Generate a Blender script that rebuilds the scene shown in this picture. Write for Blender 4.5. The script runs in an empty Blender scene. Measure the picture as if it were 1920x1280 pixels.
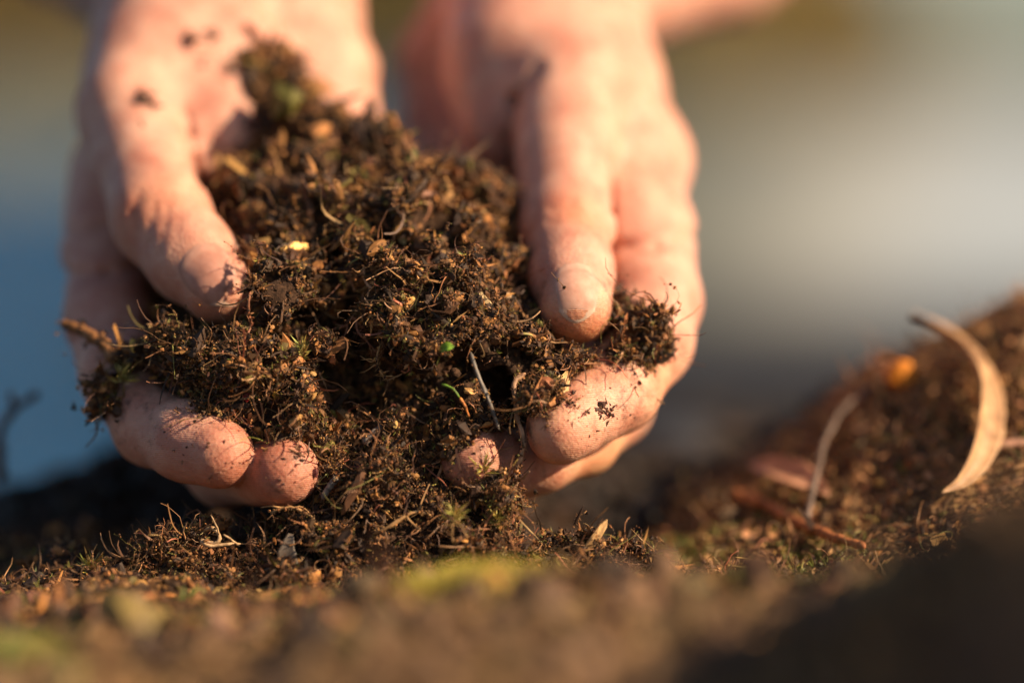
import bpy, math, random
import numpy as np
from mathutils import Vector
from mathutils.bvhtree import BVHTree

random.seed(7)
rng = np.random.default_rng(11)
PI = math.pi
S = bpy.context.scene

# ------------------------------------------------------------------ camera, world, sun
PITCH = math.radians(5.0)
DIST = 750.0                      # mm, camera to the plane in focus
PPM = 7.3                         # photo pixels per mm in that plane
CP, SP = math.cos(PITCH), math.sin(PITCH)
FZ = 62.0                         # height of the focus point over the ground, mm

def cam2world(p):
    """camera aligned mm (right, away, up; origin at the focus point) -> world metres"""
    p = np.asarray(p, dtype=np.float64)
    x, y, z = p[..., 0], p[..., 1], p[..., 2]
    return np.stack([x, y * CP + z * SP, FZ + z * CP - y * SP], -1) * 0.001

def V(px, py, Y=0.0):
    s = (1 + Y / DIST) / PPM
    return np.array([(px - 960) * s, Y, (640 - py) * s])

cam = bpy.data.cameras.new('camera')
cam_o = bpy.data.objects.new('camera', cam)
S.collection.objects.link(cam_o)
cam_o.location = Vector(cam2world([0, -DIST, 0]))
cam_o.rotation_euler = (math.radians(90) - PITCH, 0, 0)
cam.sensor_width = 36
cam.lens = 36 * DIST / (1920 / PPM)
cam.clip_start = 0.01
cam.clip_end = 500
cam.dof.use_dof = True
cam.dof.focus_distance = DIST / 1000
cam.dof.aperture_fstop = 2.1
S.camera = cam_o

SUN = Vector((0.80, -0.29, 0.50)).normalized()
world = bpy.data.worlds.new('World')
S.world = world
world.use_nodes = True
nt = world.node_tree
bg = nt.nodes['Background']
sky = nt.nodes.new('ShaderNodeTexSky')
sky.sky_type = 'NISHITA'
sky.sun_disc = False
sky.sun_elevation = math.asin(SUN.z)
sky.sun_rotation = math.atan2(SUN.x, SUN.y)
nt.links.new(sky.outputs[0], bg.inputs[0])
bg.inputs[1].default_value = 0.05
sun = bpy.data.lights.new('sun', 'SUN')
sun.energy = 5.0
sun.angle = math.radians(0.6)
sun.color = (1.0, 0.745, 0.49)
sun_o = bpy.data.objects.new('sun', sun)
S.collection.objects.link(sun_o)
sun_o.rotation_euler = SUN.to_track_quat('Z', 'Y').to_euler()
sun_o.location = (1, -1, 1)
S.view_settings.view_transform = 'Standard'
S.view_settings.look = 'None'
S.view_settings.gamma = 1
S.view_settings.exposure = 0.96
S.view_settings.use_curve_mapping = False
S.render.engine = 'CYCLES'
S.cycles.use_denoising = True

# ------------------------------------------------------------------ materials
def mat(name, rough=0.8, color=None, attr=False, noise=None, bump=None, sss=None, spec=0.3, coat=0.0, transl=0.0):
    m = bpy.data.materials.new(name)
    m.use_nodes = True
    t = m.node_tree
    b = t.nodes['Principled BSDF']
    b.inputs['Roughness'].default_value = rough
    b.inputs['Specular IOR Level'].default_value = spec
    b.inputs['Coat Weight'].default_value = coat
    src = None
    if attr:
        a = t.nodes.new('ShaderNodeVertexColor')
        a.layer_name = 'Col'
        src = a.outputs['Color']
    if noise:
        sc, c1, c2 = noise
        tc = t.nodes.new('ShaderNodeTexCoord')
        n = t.nodes.new('ShaderNodeTexNoise')
        n.inputs['Scale'].default_value = sc
        n.inputs['Detail'].default_value = 6
        r = t.nodes.new('ShaderNodeValToRGB')
        r.color_ramp.elements[0].position = 0.32
        r.color_ramp.elements[1].position = 0.68
        r.color_ramp.elements[0].color = (*c1, 1)
        r.color_ramp.elements[1].color = (*c2, 1)
        t.links.new(tc.outputs['Object'], n.inputs['Vector'])
        t.links.new(n.outputs['Fac'], r.inputs['Fac'])
        if src is not None:
            mx = t.nodes.new('ShaderNodeMix')
            mx.data_type = 'RGBA'
            mx.blend_type = 'MULTIPLY'
            mx.inputs[0].default_value = 1
            t.links.new(src, mx.inputs[6])
            t.links.new(r.outputs['Color'], mx.inputs[7])
            src = mx.outputs[2]
        else:
            src = r.outputs['Color']
    if src is not None:
        t.links.new(src, b.inputs['Base Color'])
    elif color:
        b.inputs['Base Color'].default_value = (*color, 1)
    if bump:
        sc, st, dist = bump
        tc = t.nodes.new('ShaderNodeTexCoord')
        n = t.nodes.new('ShaderNodeTexNoise')
        n.inputs['Scale'].default_value = sc
        n.inputs['Detail'].default_value = 4
        bp = t.nodes.new('ShaderNodeBump')
        bp.inputs['Strength'].default_value = st
        bp.inputs['Distance'].default_value = dist
        t.links.new(tc.outputs['Object'], n.inputs['Vector'])
        t.links.new(n.outputs['Fac'], bp.inputs['Height'])
        t.links.new(bp.outputs['Normal'], b.inputs['Normal'])
    if sss:
        w, rad, scale = sss
        b.inputs['Subsurface Weight'].default_value = w
        b.inputs['Subsurface Radius'].default_value = rad
        b.inputs['Subsurface Scale'].default_value = scale
    if transl:
        b.inputs['Subsurface Weight'].default_value = transl
        b.inputs['Subsurface Radius'].default_value = (1, 0.6, 0.3)
        b.inputs['Subsurface Scale'].default_value = 0.0008
    return m

M_soil = mat('dark_humus', 0.9, attr=True, noise=(900, (0.55, 0.5, 0.45), (1.3, 1.25, 1.2)), bump=(2200, 0.6, 0.0005), spec=0.25)
M_crumb = mat('soil_crumb', 0.72, attr=True, spec=0.4)
M_fibre = mat('root_fibre', 0.6, attr=True, spec=0.4)
M_moss = mat('moss_leaf', 0.5, attr=True, spec=0.4, transl=0.3)
M_item = mat('dry_plant', 0.6, attr=True, noise=(350, (0.62, 0.6, 0.58), (1.2, 1.2, 1.2)), bump=(900, 0.5, 0.0004), spec=0.35)
M_leafy = mat('dry_leaf', 0.55, attr=True, noise=(160, (0.6, 0.52, 0.45), (1.2, 1.2, 1.15)), bump=(500, 0.4, 0.0005), spec=0.4, transl=0.15)

def skin_material():
    m = bpy.data.materials.new('skin')
    m.use_nodes = True
    t = m.node_tree
    L = t.links
    b = t.nodes['Principled BSDF']
    tc = t.nodes.new('ShaderNodeTexCoord')
    a = t.nodes.new('ShaderNodeVertexColor'); a.layer_name = 'Col'
    # mottling of the skin
    n = t.nodes.new('ShaderNodeTexNoise'); n.inputs['Scale'].default_value = 110; n.inputs['Detail'].default_value = 8; n.inputs['Roughness'].default_value = 0.62
    L.new(tc.outputs['Object'], n.inputs['Vector'])
    r = t.nodes.new('ShaderNodeValToRGB')
    r.color_ramp.elements[0].position = 0.34; r.color_ramp.elements[0].color = (0.80, 0.58, 0.54, 1)
    r.color_ramp.elements[1].position = 0.7; r.color_ramp.elements[1].color = (1.06, 1.04, 1.02, 1)
    L.new(n.outputs['Fac'], r.inputs['Fac'])
    mx = t.nodes.new('ShaderNodeMix'); mx.data_type = 'RGBA'; mx.blend_type = 'MULTIPLY'; mx.inputs[0].default_value = 1
    L.new(a.outputs['Color'], mx.inputs[6]); L.new(r.outputs['Color'], mx.inputs[7])
    # earth dust caught in the skin
    n2 = t.nodes.new('ShaderNodeTexNoise'); n2.inputs['Scale'].default_value = 260; n2.inputs['Detail'].default_value = 8; n2.inputs['Roughness'].default_value = 0.75
    L.new(tc.outputs['Object'], n2.inputs['Vector'])
    r2 = t.nodes.new('ShaderNodeValToRGB')
    r2.color_ramp.elements[0].position = 0.62; r2.color_ramp.elements[0].color = (0, 0, 0, 1)
    r2.color_ramp.elements[1].position = 0.82; r2.color_ramp.elements[1].color = (0.85, 0.85, 0.85, 1)
    ad = t.nodes.new('ShaderNodeMath'); ad.operation = 'MULTIPLY_ADD'; ad.inputs[1].default_value = 0.34
    L.new(a.outputs['Alpha'], ad.inputs[0]); L.new(n2.outputs['Fac'], ad.inputs[2])
    L.new(ad.outputs[0], r2.inputs['Fac'])
    mx2 = t.nodes.new('ShaderNodeMix'); mx2.data_type = 'RGBA'
    L.new(r2.outputs['Color'], mx2.inputs[0]); L.new(mx.outputs[2], mx2.inputs[6])
    mx2.inputs[7].default_value = (0.10, 0.045, 0.025, 1)
    L.new(mx2.outputs[2], b.inputs['Base Color'])
    # fine ridges and pores
    w = t.nodes.new('ShaderNodeTexWave'); w.wave_type = 'BANDS'; w.bands_direction = 'Z'
    w.inputs['Scale'].default_value = 600; w.inputs['Distortion'].default_value = 5.0; w.inputs['Detail'].default_value = 1; w.inputs['Detail Scale'].default_value = 0.18
    L.new(tc.outputs['Object'], w.inputs['Vector'])
    n3 = t.nodes.new('ShaderNodeTexVoronoi'); n3.inputs['Scale'].default_value = 900
    L.new(tc.outputs['Object'], n3.inputs['Vector'])
    b1 = t.nodes.new('ShaderNodeBump'); b1.inputs['Strength'].default_value = 0.45; b1.inputs['Distance'].default_value = 0.00012
    L.new(w.outputs['Fac'], b1.inputs['Height'])
    b2 = t.nodes.new('ShaderNodeBump'); b2.inputs['Strength'].default_value = 0.6; b2.inputs['Distance'].default_value = 0.0002
    L.new(n3.outputs['Distance'], b2.inputs['Height']); L.new(b1.outputs['Normal'], b2.inputs['Normal'])
    mp = t.nodes.new('ShaderNodeMapping'); mp.inputs['Scale'].default_value = (1.0, 1.0, 1.8); mp.inputs['Rotation'].default_value = (0.3, 0.2, 0.5)
    L.new(tc.outputs['Object'], mp.inputs['Vector'])
    n5 = t.nodes.new('ShaderNodeTexNoise'); n5.inputs['Scale'].default_value = 150; n5.inputs['Detail'].default_value = 2
    L.new(mp.outputs['Vector'], n5.inputs['Vector'])
    mw = t.nodes.new('ShaderNodeMix'); mw.data_type = 'RGBA'; mw.inputs[0].default_value = 0.012
    L.new(mp.outputs['Vector'], mw.inputs[6]); L.new(n5.outputs['Color'], mw.inputs[7])
    n4 = t.nodes.new('ShaderNodeTexVoronoi'); n4.feature = 'DISTANCE_TO_EDGE'; n4.inputs['Scale'].default_value = 330
    L.new(mw.outputs[2], n4.inputs['Vector'])
    r4 = t.nodes.new('ShaderNodeMapRange'); r4.inputs['From Max'].default_value = 0.10
    L.new(n4.outputs['Distance'], r4.inputs['Value'])
    b3 = t.nodes.new('ShaderNodeBump'); b3.inputs['Strength'].default_value = 0.2; b3.inputs['Distance'].default_value = 0.0003
    L.new(r4.outputs['Result'], b3.inputs['Height']); L.new(b2.outputs['Normal'], b3.inputs['Normal'])
    L.new(b3.outputs['Normal'], b.inputs['Normal'])
    b.inputs['Roughness'].default_value = 0.52
    b.inputs['Specular IOR Level'].default_value = 0.4
    b.inputs['Subsurface Weight'].default_value = 0.35
    b.inputs['Subsurface Radius'].default_value = (1.0, 0.32, 0.16)
    b.inputs['Subsurface Scale'].default_value = 0.005
    return m
M_skin = skin_material()
M_nail = mat('nail', 0.5, attr=True, noise=(300, (0.80, 0.72, 0.68), (1.06, 1.04, 1.02)), bump=(700, 0.25, 0.0002), sss=(0.3, (1, 0.4, 0.25), 0.003), spec=0.22)

# ------------------------------------------------------------------ mesh helpers
def raw_mesh(name, verts, faces, cols=None, smooth=True):
    """verts in world metres, faces (n,3) or (n,4) int array"""
    verts = np.ascontiguousarray(verts, dtype=np.float32)
    faces = np.ascontiguousarray(faces, dtype=np.int32)
    me = bpy.data.meshes.new(name)
    k = faces.shape[1]
    me.vertices.add(len(verts)); me.vertices.foreach_set('co', verts.ravel())
    me.loops.add(faces.size); me.loops.foreach_set('vertex_index', faces.ravel())
    me.polygons.add(len(faces))
    me.polygons.foreach_set('loop_start', np.arange(0, faces.size, k, dtype=np.int32))
    me.polygons.foreach_set('loop_total', np.full(len(faces), k, dtype=np.int32))
    me.polygons.foreach_set('use_smooth', np.full(len(faces), smooth, dtype=bool))
    me.update(calc_edges=True)
    if cols is not None:
        c = np.ones((len(verts), 4), dtype=np.float32)
        c[:, :np.shape(cols)[1]] = cols
        at = me.color_attributes.new('Col', 'FLOAT_COLOR', 'POINT')
        at.data.foreach_set('color', c.ravel())
    return me

def obj(name, me, material, parent=None, origin=None):
    """link a mesh given in world metres; its own origin at its middle"""
    if origin is None:
        n = len(me.vertices)
        co = np.empty(n * 3, dtype=np.float32); me.vertices.foreach_get('co', co); co = co.reshape(-1, 3)
        origin = (co.max(0) + co.min(0)) / 2
        origin[2] = co[:, 2].min()
    origin = np.asarray(origin, dtype=np.float64)
    n = len(me.vertices)
    co = np.empty(n * 3, dtype=np.float32); me.vertices.foreach_get('co', co)
    co = (co.reshape(-1, 3) - origin).astype(np.float32)
    me.vertices.foreach_set('co', co.ravel()); me.update()
    o = bpy.data.objects.new(name, me)
    S.collection.objects.link(o)
    me.materials.append(material)
    if parent is not None:
        o.parent = parent
        o.location = Vector(origin) - parent.location
    else:
        o.location = Vector(origin)
    return o

def tag(o, label=None, cat=None, group=None, kind=None):
    if label: o['label'] = label
    if cat: o['category'] = cat
    if group: o['group'] = group
    if kind: o['kind'] = kind
    return o

def empty(name, loc):
    o = bpy.data.objects.new(name, None)
    o.empty_display_size = 0.01
    S.collection.objects.link(o)
    o.location = Vector(loc)
    return o

# ------------------------------------------------------------------ implicit surfaces
class Field:
    def __init__(self, lo, hi, vox):
        self.lo = np.array(lo, dtype=np.float32); self.vox = vox
        self.n = np.ceil((np.array(hi) - np.array(lo)) / vox).astype(int) + 1
        self.ax = [self.lo[i] + vox * np.arange(self.n[i], dtype=np.float32) for i in range(3)]
        self.d = np.full(self.n, 30.0, dtype=np.float32)
    def blank(self):
        f = Field.__new__(Field); f.lo, f.vox, f.n, f.ax = self.lo, self.vox, self.n, self.ax
        f.d = np.full(self.n, 30.0, dtype=np.float32); return f
    def sl(self, lo, hi, m):
        s = []
        for i in range(3):
            a = int(np.clip((lo[i] - m - self.lo[i]) / self.vox, 0, self.n[i]))
            b = int(np.clip((hi[i] + m - self.lo[i]) / self.vox + 2, 0, self.n[i]))
            s.append(slice(a, b))
        return tuple(s)
    def grid(self, s):
        return (self.ax[0][s[0]][:, None, None], self.ax[1][s[1]][None, :, None], self.ax[2][s[2]][None, None, :])
    def cone(self, a, b, ra, rb, k=3.0, margin=14):
        a = np.array(a, dtype=np.float32); b = np.array(b, dtype=np.float32)
        r = max(ra, rb)
        s = self.sl(np.minimum(a, b) - r, np.maximum(a, b) + r, margin)
        X, Y, Z = self.grid(s)
        ab = b - a; L2 = float(ab @ ab) + 1e-6
        t = np.clip(((X - a[0]) * ab[0] + (Y - a[1]) * ab[1] + (Z - a[2]) * ab[2]) / L2, 0, 1)
        d = np.sqrt((X - a[0] - t * ab[0]) ** 2 + (Y - a[1] - t * ab[1]) ** 2 + (Z - a[2] - t * ab[2]) ** 2) - (ra + (rb - ra) * t)
        self.join(s, d, k)
    def join(self, s, d, k):
        o = self.d[s]
        h = np.maximum(k - np.abs(o - d), 0) / k
        self.d[s] = np.minimum(o, d) - h * h * k * 0.25
    def chain(self, pts, k=3.0):
        for p, q in zip(pts[:-1], pts[1:]):
            self.cone(V(*p[:3]), V(*q[:3]), p[3], q[3], k)
    def noise(self, cell, seed):
        g = np.random.default_rng(seed)
        m = [int(self.n[i] * self.vox / cell) + 4 for i in range(3)]
        a = g.standard_normal(m).astype(np.float32)
        for i in range(3):
            t = np.arange(self.n[i]) * self.vox / cell
            j = t.astype(int); f = (t - j).astype(np.float32)
            w = [(1 - f) ** 3 / 6, (3 * f ** 3 - 6 * f ** 2 + 4) / 6, (-3 * f ** 3 + 3 * f ** 2 + 3 * f + 1) / 6, f ** 3 / 6]
            W = np.zeros((self.n[i], m[i]), dtype=np.float32)
            for q in range(4): W[np.arange(self.n[i]), j + q] += w[q]
            a = np.moveaxis(np.tensordot(W, a, axes=(1, i)), 0, i)
        return a * 2.2
    def mesh(self):
        d = self.d
        neg = d < 0
        c = np.zeros(np.array(d.shape) - 1, dtype=np.int8)
        for i in (0, 1):
            for j in (0, 1):
                for k in (0, 1):
                    c += neg[i:i + c.shape[0], j:j + c.shape[1], k:k + c.shape[2]]
        act = (c > 0) & (c < 8)
        idx = np.argwhere(act)
        vid = np.full(c.shape, -1, dtype=np.int32)
        vid[act] = np.arange(len(idx), dtype=np.int32)
        acc = np.zeros((len(idx), 3), dtype=np.float32); cnt = np.zeros(len(idx), dtype=np.float32)
        I, J, K = idx.T
        for axis in range(3):
            o1, o2 = [q for q in range(3) if q != axis]
            for u in (0, 1):
                for v in (0, 1):
                    off = [0, 0, 0]; off[o1] = u; off[o2] = v
                    off2 = list(off); off2[axis] = 1
                    d0 = d[I + off[0], J + off[1], K + off[2]]; d1 = d[I + off2[0], J + off2[1], K + off2[2]]
                    cr = (d0 < 0) != (d1 < 0)
                    t = d0 / np.where(cr, d0 - d1, 1)
                    p = np.array(off, dtype=np.float32)[None, :] + np.zeros((len(idx), 1), dtype=np.float32)
                    p[:, axis] = t
                    acc += np.where(cr[:, None], p, 0); cnt += cr
        verts = self.lo + (idx + acc / np.maximum(cnt, 1)[:, None]) * self.vox
        faces = []
        for axis in range(3):
            sl0 = [slice(None)] * 3; sl1 = [slice(None)] * 3
            sl0[axis] = slice(0, -1); sl1[axis] = slice(1, None)
            a0 = neg[tuple(sl0)]; a1 = neg[tuple(sl1)]
            e = np.argwhere(a0 != a1)
            o1, o2 = [(1, 2), (2, 0), (0, 1)][axis]
            ok = (e[:, o1] > 0) & (e[:, o2] > 0) & (e[:, o1] < d.shape[o1] - 1) & (e[:, o2] < d.shape[o2] - 1)
            e = e[ok]
            q = []
            for (u, v) in ((0, 0), (1, 0), (1, 1), (0, 1)):
                f = e.copy(); f[:, o1] -= u; f[:, o2] -= v
                q.append(vid[f[:, 0], f[:, 1], f[:, 2]])
            q = np.stack(q, 1)
            flip = ~a0[e[:, 0], e[:, 1], e[:, 2]]
            q[flip] = q[flip][:, ::-1]
            faces.append(q)
        faces = np.concatenate(faces)
        # pull the points onto the true surface so that no steps of the grid remain
        for it in range(3):
            g, val = self.sample(verts)
            L = np.linalg.norm(g, axis=1)[:, None] + 1e-6
            verts = verts - g / L * np.clip(val[:, None] / L, -0.6 * self.vox, 0.6 * self.vox) * 0.8
        return verts.astype(np.float32), faces
    def sample(self, p):
        d = self.d
        def at(q):
            u = (q - self.lo) / self.vox
            i = np.clip(u.astype(int), 0, np.array(d.shape) - 2); f = np.clip(u - i, 0, 1)
            x, y, z = i.T; fx, fy, fz = f.T
            r = 0
            for a in (0, 1):
                for b in (0, 1):
                    for c in (0, 1):
                        r = r + d[x + a, y + b, z + c] * (fx if a else 1 - fx) * (fy if b else 1 - fy) * (fz if c else 1 - fz)
            return r
        e = self.vox * 0.7
        g = np.stack([(at(p + np.eye(3)[k] * e) - at(p - np.eye(3)[k] * e)) / (2 * e) for k in range(3)], -1)
        return g, at(p)

# ------------------------------------------------------------------ scattering of crumbs, fibres, moss
t_ = (1 + 5 ** 0.5) / 2
ICO = np.array([(-1, t_, 0), (1, t_, 0), (-1, -t_, 0), (1, -t_, 0), (0, -1, t_), (0, 1, t_), (0, -1, -t_), (0, 1, -t_), (t_, 0, -1), (t_, 0, 1), (-t_, 0, -1), (-t_, 0, 1)]) / 1.9
ICOF = np.array([(0, 11, 5), (0, 5, 1), (0, 1, 7), (0, 7, 10), (0, 10, 11), (1, 5, 9), (5, 11, 4), (11, 10, 2), (10, 7, 6), (7, 1, 8), (3, 9, 4), (3, 4, 2), (3, 2, 6), (3, 6, 8), (3, 8, 9), (4, 9, 5), (2, 4, 11), (6, 2, 10), (8, 6, 7), (9, 8, 1)])

def rand_rot(n):
    q = rng.standard_normal((n, 4)); q /= np.linalg.norm(q, axis=1)[:, None]
    w, x, y, z = q.T
    return np.stack([np.stack([1 - 2 * (y * y + z * z), 2 * (x * y - z * w), 2 * (x * z + y * w)], -1),
                     np.stack([2 * (x * y + z * w), 1 - 2 * (x * x + z * z), 2 * (y * z - x * w)], -1),
                     np.stack([2 * (x * z - y * w), 2 * (y * z + x * w), 1 - 2 * (x * x + y * y)], -1)], 1)

def crumbs(P, size, pal, elong=0.5):
    """irregular lumps at P (camera mm); size (n,) mm"""
    n = len(P)
    sc = np.exp(rng.normal(0, 0.35, (n, 3)))
    long = rng.random(n) < elong
    sc[long, 0] *= rng.uniform(1.6, 3.6, long.sum()); sc[long, 1] *= 0.6; sc[long, 2] *= 0.5
    v = ICO[None] * (1 + rng.normal(0, 0.22, (n, 12, 1))) + rng.normal(0, 0.12, (n, 12, 3))
    v = v * (sc * size[:, None] * 0.5)[:, None, :]
    v = np.einsum('nij,nkj->nki', rand_rot(n), v) + P[:, None, :]
    f = ICOF[None] + (np.arange(n) * 12)[:, None, None]
    c = pick(pal, n)
    c = c[:, None, :] * np.exp(rng.normal(0, 0.12, (n, 12, 1)))
    return v.reshape(-1, 3), f.reshape(-1, 3), c.reshape(-1, 3)

_c = {}; _v = [tuple(p) for p in ICO / np.linalg.norm(ICO, axis=1)[:, None]]; _f = []
for (a_, b_, c_) in ICOF.tolist():
    m_ = []
    for (u_, w_) in ((a_, b_), (b_, c_), (c_, a_)):
        k_ = (min(u_, w_), max(u_, w_))
        if k_ not in _c:
            q_ = np.array(_v[u_]) + np.array(_v[w_]); _v.append(tuple(q_ / np.linalg.norm(q_))); _c[k_] = len(_v) - 1
        m_.append(_c[k_])
    _f += [(a_, m_[0], m_[2]), (b_, m_[1], m_[0]), (c_, m_[2], m_[1]), tuple(m_)]
ICO2 = np.array(_v); ICO2F = np.array(_f)
OCT = np.array([(1, 0, 0), (-1, 0, 0), (0, 1, 0), (0, -1, 0), (0, 0, 1), (0, 0, -1)], dtype=float)
OCTF = np.array([(0, 2, 4), (2, 1, 4), (1, 3, 4), (3, 0, 4), (2, 0, 5), (1, 2, 5), (3, 1, 5), (0, 3, 5)])

def lumps(P, size, pal, T=None, F=None, jit=0.17, spread=0.28):
    T = ICO2 if T is None else T; F = ICO2F if F is None else F
    n, k = len(P), len(T)
    lob = rng.standard_normal((n, 3, 3)); lob /= np.linalg.norm(lob, axis=2)[..., None]
    amp = 1 + 0.35 * np.tanh(2.5 * np.einsum('kj,nmj->nkm', T, lob)).mean(2)
    v = T[None] * amp[..., None] * (1 + rng.normal(0, jit, (n, k, 1))) * np.exp(rng.normal(0, spread, (n, 1, 3)))
    v = v * (size * 0.5)[:, None, None]
    v = np.einsum('nij,nkj->nki', rand_rot(n), v) + P[:, None, :]
    f = F[None] + (np.arange(n) * k)[:, None, None]
    c = pick(pal, n)[:, None, :] * np.exp(rng.normal(0, 0.25, (n, k, 1)))
    return v.reshape(-1, 3), f.reshape(-1, 3), c.reshape(-1, 3)

def pick(pal, n):
    w = np.array([p[0] for p in pal], dtype=float); w /= w.sum()
    i = rng.choice(len(pal), n, p=w)
    c = np.array([p[1] for p in pal])[i]
    return c * np.exp(rng.normal(0, 0.3, (n, 1))) * np.exp(rng.normal(0, 0.06, (n, 3)))

def tubes(path, rad, sides=4, cols=None):
    """path (n,k,3), rad (n,k) -> merged tubes"""
    n, k, _ = path.shape
    T = np.gradient(path, axis=1); T /= np.linalg.norm(T, axis=2)[..., None] + 1e-9
    ref = rng.standard_normal((n, 1, 3)) + 0 * T
    A = np.cross(T, ref); A /= np.linalg.norm(A, axis=2)[..., None] + 1e-9
    B = np.cross(T, A)
    ang = np.arange(sides) * 2 * PI / sides
    v = path[:, :, None, :] + rad[:, :, None, None] * (A[:, :, None, :] * np.cos(ang)[:, None] + B[:, :, None, :] * np.sin(ang)[:, None])
    base = (np.arange(n) * k * sides)[:, None, None]
    i = np.arange(k - 1)[None, :, None] * sides; s = np.arange(sides)[None, None, :]; s2 = (s + 1) % sides
    f = np.stack([base + i + s, base + i + s2, base + i + sides + s2, base + i + sides + s], -1).reshape(-1, 4)
    c = None
    if cols is not None:
        c = np.repeat(cols, k * sides, axis=0)
    return v.reshape(-1, 3), f, c

def fibres(P, N, length, rad, pal, k=9, wild=0.55, out=0.35, down=0.3):
    n = len(P)
    d = rng.standard_normal((n, 3))
    d -= (d * N).sum(1)[:, None] * N * 0.8
    d += N * out; d[:, 2] -= down
    d /= np.linalg.norm(d, axis=1)[:, None]
    path = np.empty((n, k, 3)); p = P.copy(); step = (length / (k - 1))[:, None]
    curl = rng.standard_normal((n, 3)) * wild
    for i in range(k):
        path[:, i] = p
        d = d + np.cross(curl, d) * 0.45 + rng.standard_normal((n, 3)) * wild * 0.45
        d /= np.linalg.norm(d, axis=1)[:, None]
        p = p + d * step
    r = rad[:, None] * np.linspace(1, 0.45, k)[None] * np.exp(rng.normal(0, 0.15, (n, k)))
    v, f, c = tubes(path, r, 3, pick(pal, n))
    return v, f, c, path

def moss_tufts(P, N, size, pal, leaves=14):
    n = len(P)
    az = rng.uniform(0, 2 * PI, (n, leaves)); el = rng.uniform(0.0, 1.3, (n, leaves))
    ref = np.where(np.abs(N[:, :1]) < 0.8, np.array([[1.0, 0, 0]]), np.array([[0, 1.0, 0]]))
    A = np.cross(N, ref); A /= np.linalg.norm(A, axis=1)[:, None]; B = np.cross(N, A)
    D = (A[:, None] * np.cos(az)[..., None] + B[:, None] * np.sin(az)[..., None]) * np.cos(el)[..., None] + N[:, None] * np.sin(el)[..., None]
    ln = size[:, None, None] * rng.uniform(0.6, 1.2, (n, leaves, 1))
    W = np.cross(D, rng.standard_normal((n, leaves, 3))); W /= np.linalg.norm(W, axis=2)[..., None]
    root = P[:, None] + N[:, None] * size[:, None, None] * rng.uniform(-0.1, 0.6, (n, leaves, 1))
    w = ln * 0.065
    v = np.stack([root, root + D * ln * 0.45 + W * w, root + D * ln + N[:, None] * ln * 0.12, root + D * ln * 0.45 - W * w], 2)
    m = n * leaves
    f = (np.arange(m) * 4)[:, None] + np.array([[0, 1, 2, 3]])
    c = np.repeat(pick(pal, m), 4, axis=0)
    return v.reshape(-1, 3), f, c

SOILPAL = [(5, (0.030, 0.015, 0.008)), (4, (0.072, 0.032, 0.012)), (3.2, (0.175, 0.076, 0.023)), (2.0, (0.31, 0.14, 0.040)), (0.35, (0.42, 0.23, 0.08)), (0.6, (0.11, 0.085, 0.018))]
SHADEPAL = [(1, (0.012, 0.008, 0.006)), (1, (0.028, 0.017, 0.011))]  # crumbs behind the hands: shade painted into their colour
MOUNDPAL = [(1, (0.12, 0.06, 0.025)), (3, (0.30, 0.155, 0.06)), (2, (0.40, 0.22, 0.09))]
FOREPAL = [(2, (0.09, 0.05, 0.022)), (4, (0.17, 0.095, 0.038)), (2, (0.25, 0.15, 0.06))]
FIBPAL = [(3, (0.16, 0.075, 0.034)), (3, (0.26, 0.125, 0.055)), (1.5, (0.34, 0.20, 0.095)), (2, (0.07, 0.035, 0.020)), (0.6, (0.27, 0.09, 0.05)), (0.5, (0.17, 0.15, 0.04)), (3, (0.10, 0.05, 0.022))]
MOSSPAL = [(3, (0.16, 0.15, 0.03)), (2, (0.10, 0.12, 0.02)), (1.5, (0.30, 0.27, 0.06)), (1, (0.13, 0.09, 0.03))]

def vertex_normals(v, f):
    a = v[f[:, 0]]; b = v[f[:, 1]]; c = v[f[:, 2]]; d = v[f[:, -1]]
    n = np.cross(c - a, d - b) if f.shape[1] == 4 else np.cross(b - a, c - a)
    N = np.zeros_like(v, dtype=np.float64)
    for j in range(f.shape[1]):
        np.add.at(N, f[:, j], n)
    return N / (np.linalg.norm(N, axis=1)[:, None] + 1e-9)

def merge(parts):
    vs, fs, cs, o = [], [], [], 0
    for v, f, c in parts:
        vs.append(v); fs.append(f + o); cs.append(c); o += len(v)
    return np.concatenate(vs), np.concatenate(fs), np.concatenate(cs)

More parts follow.
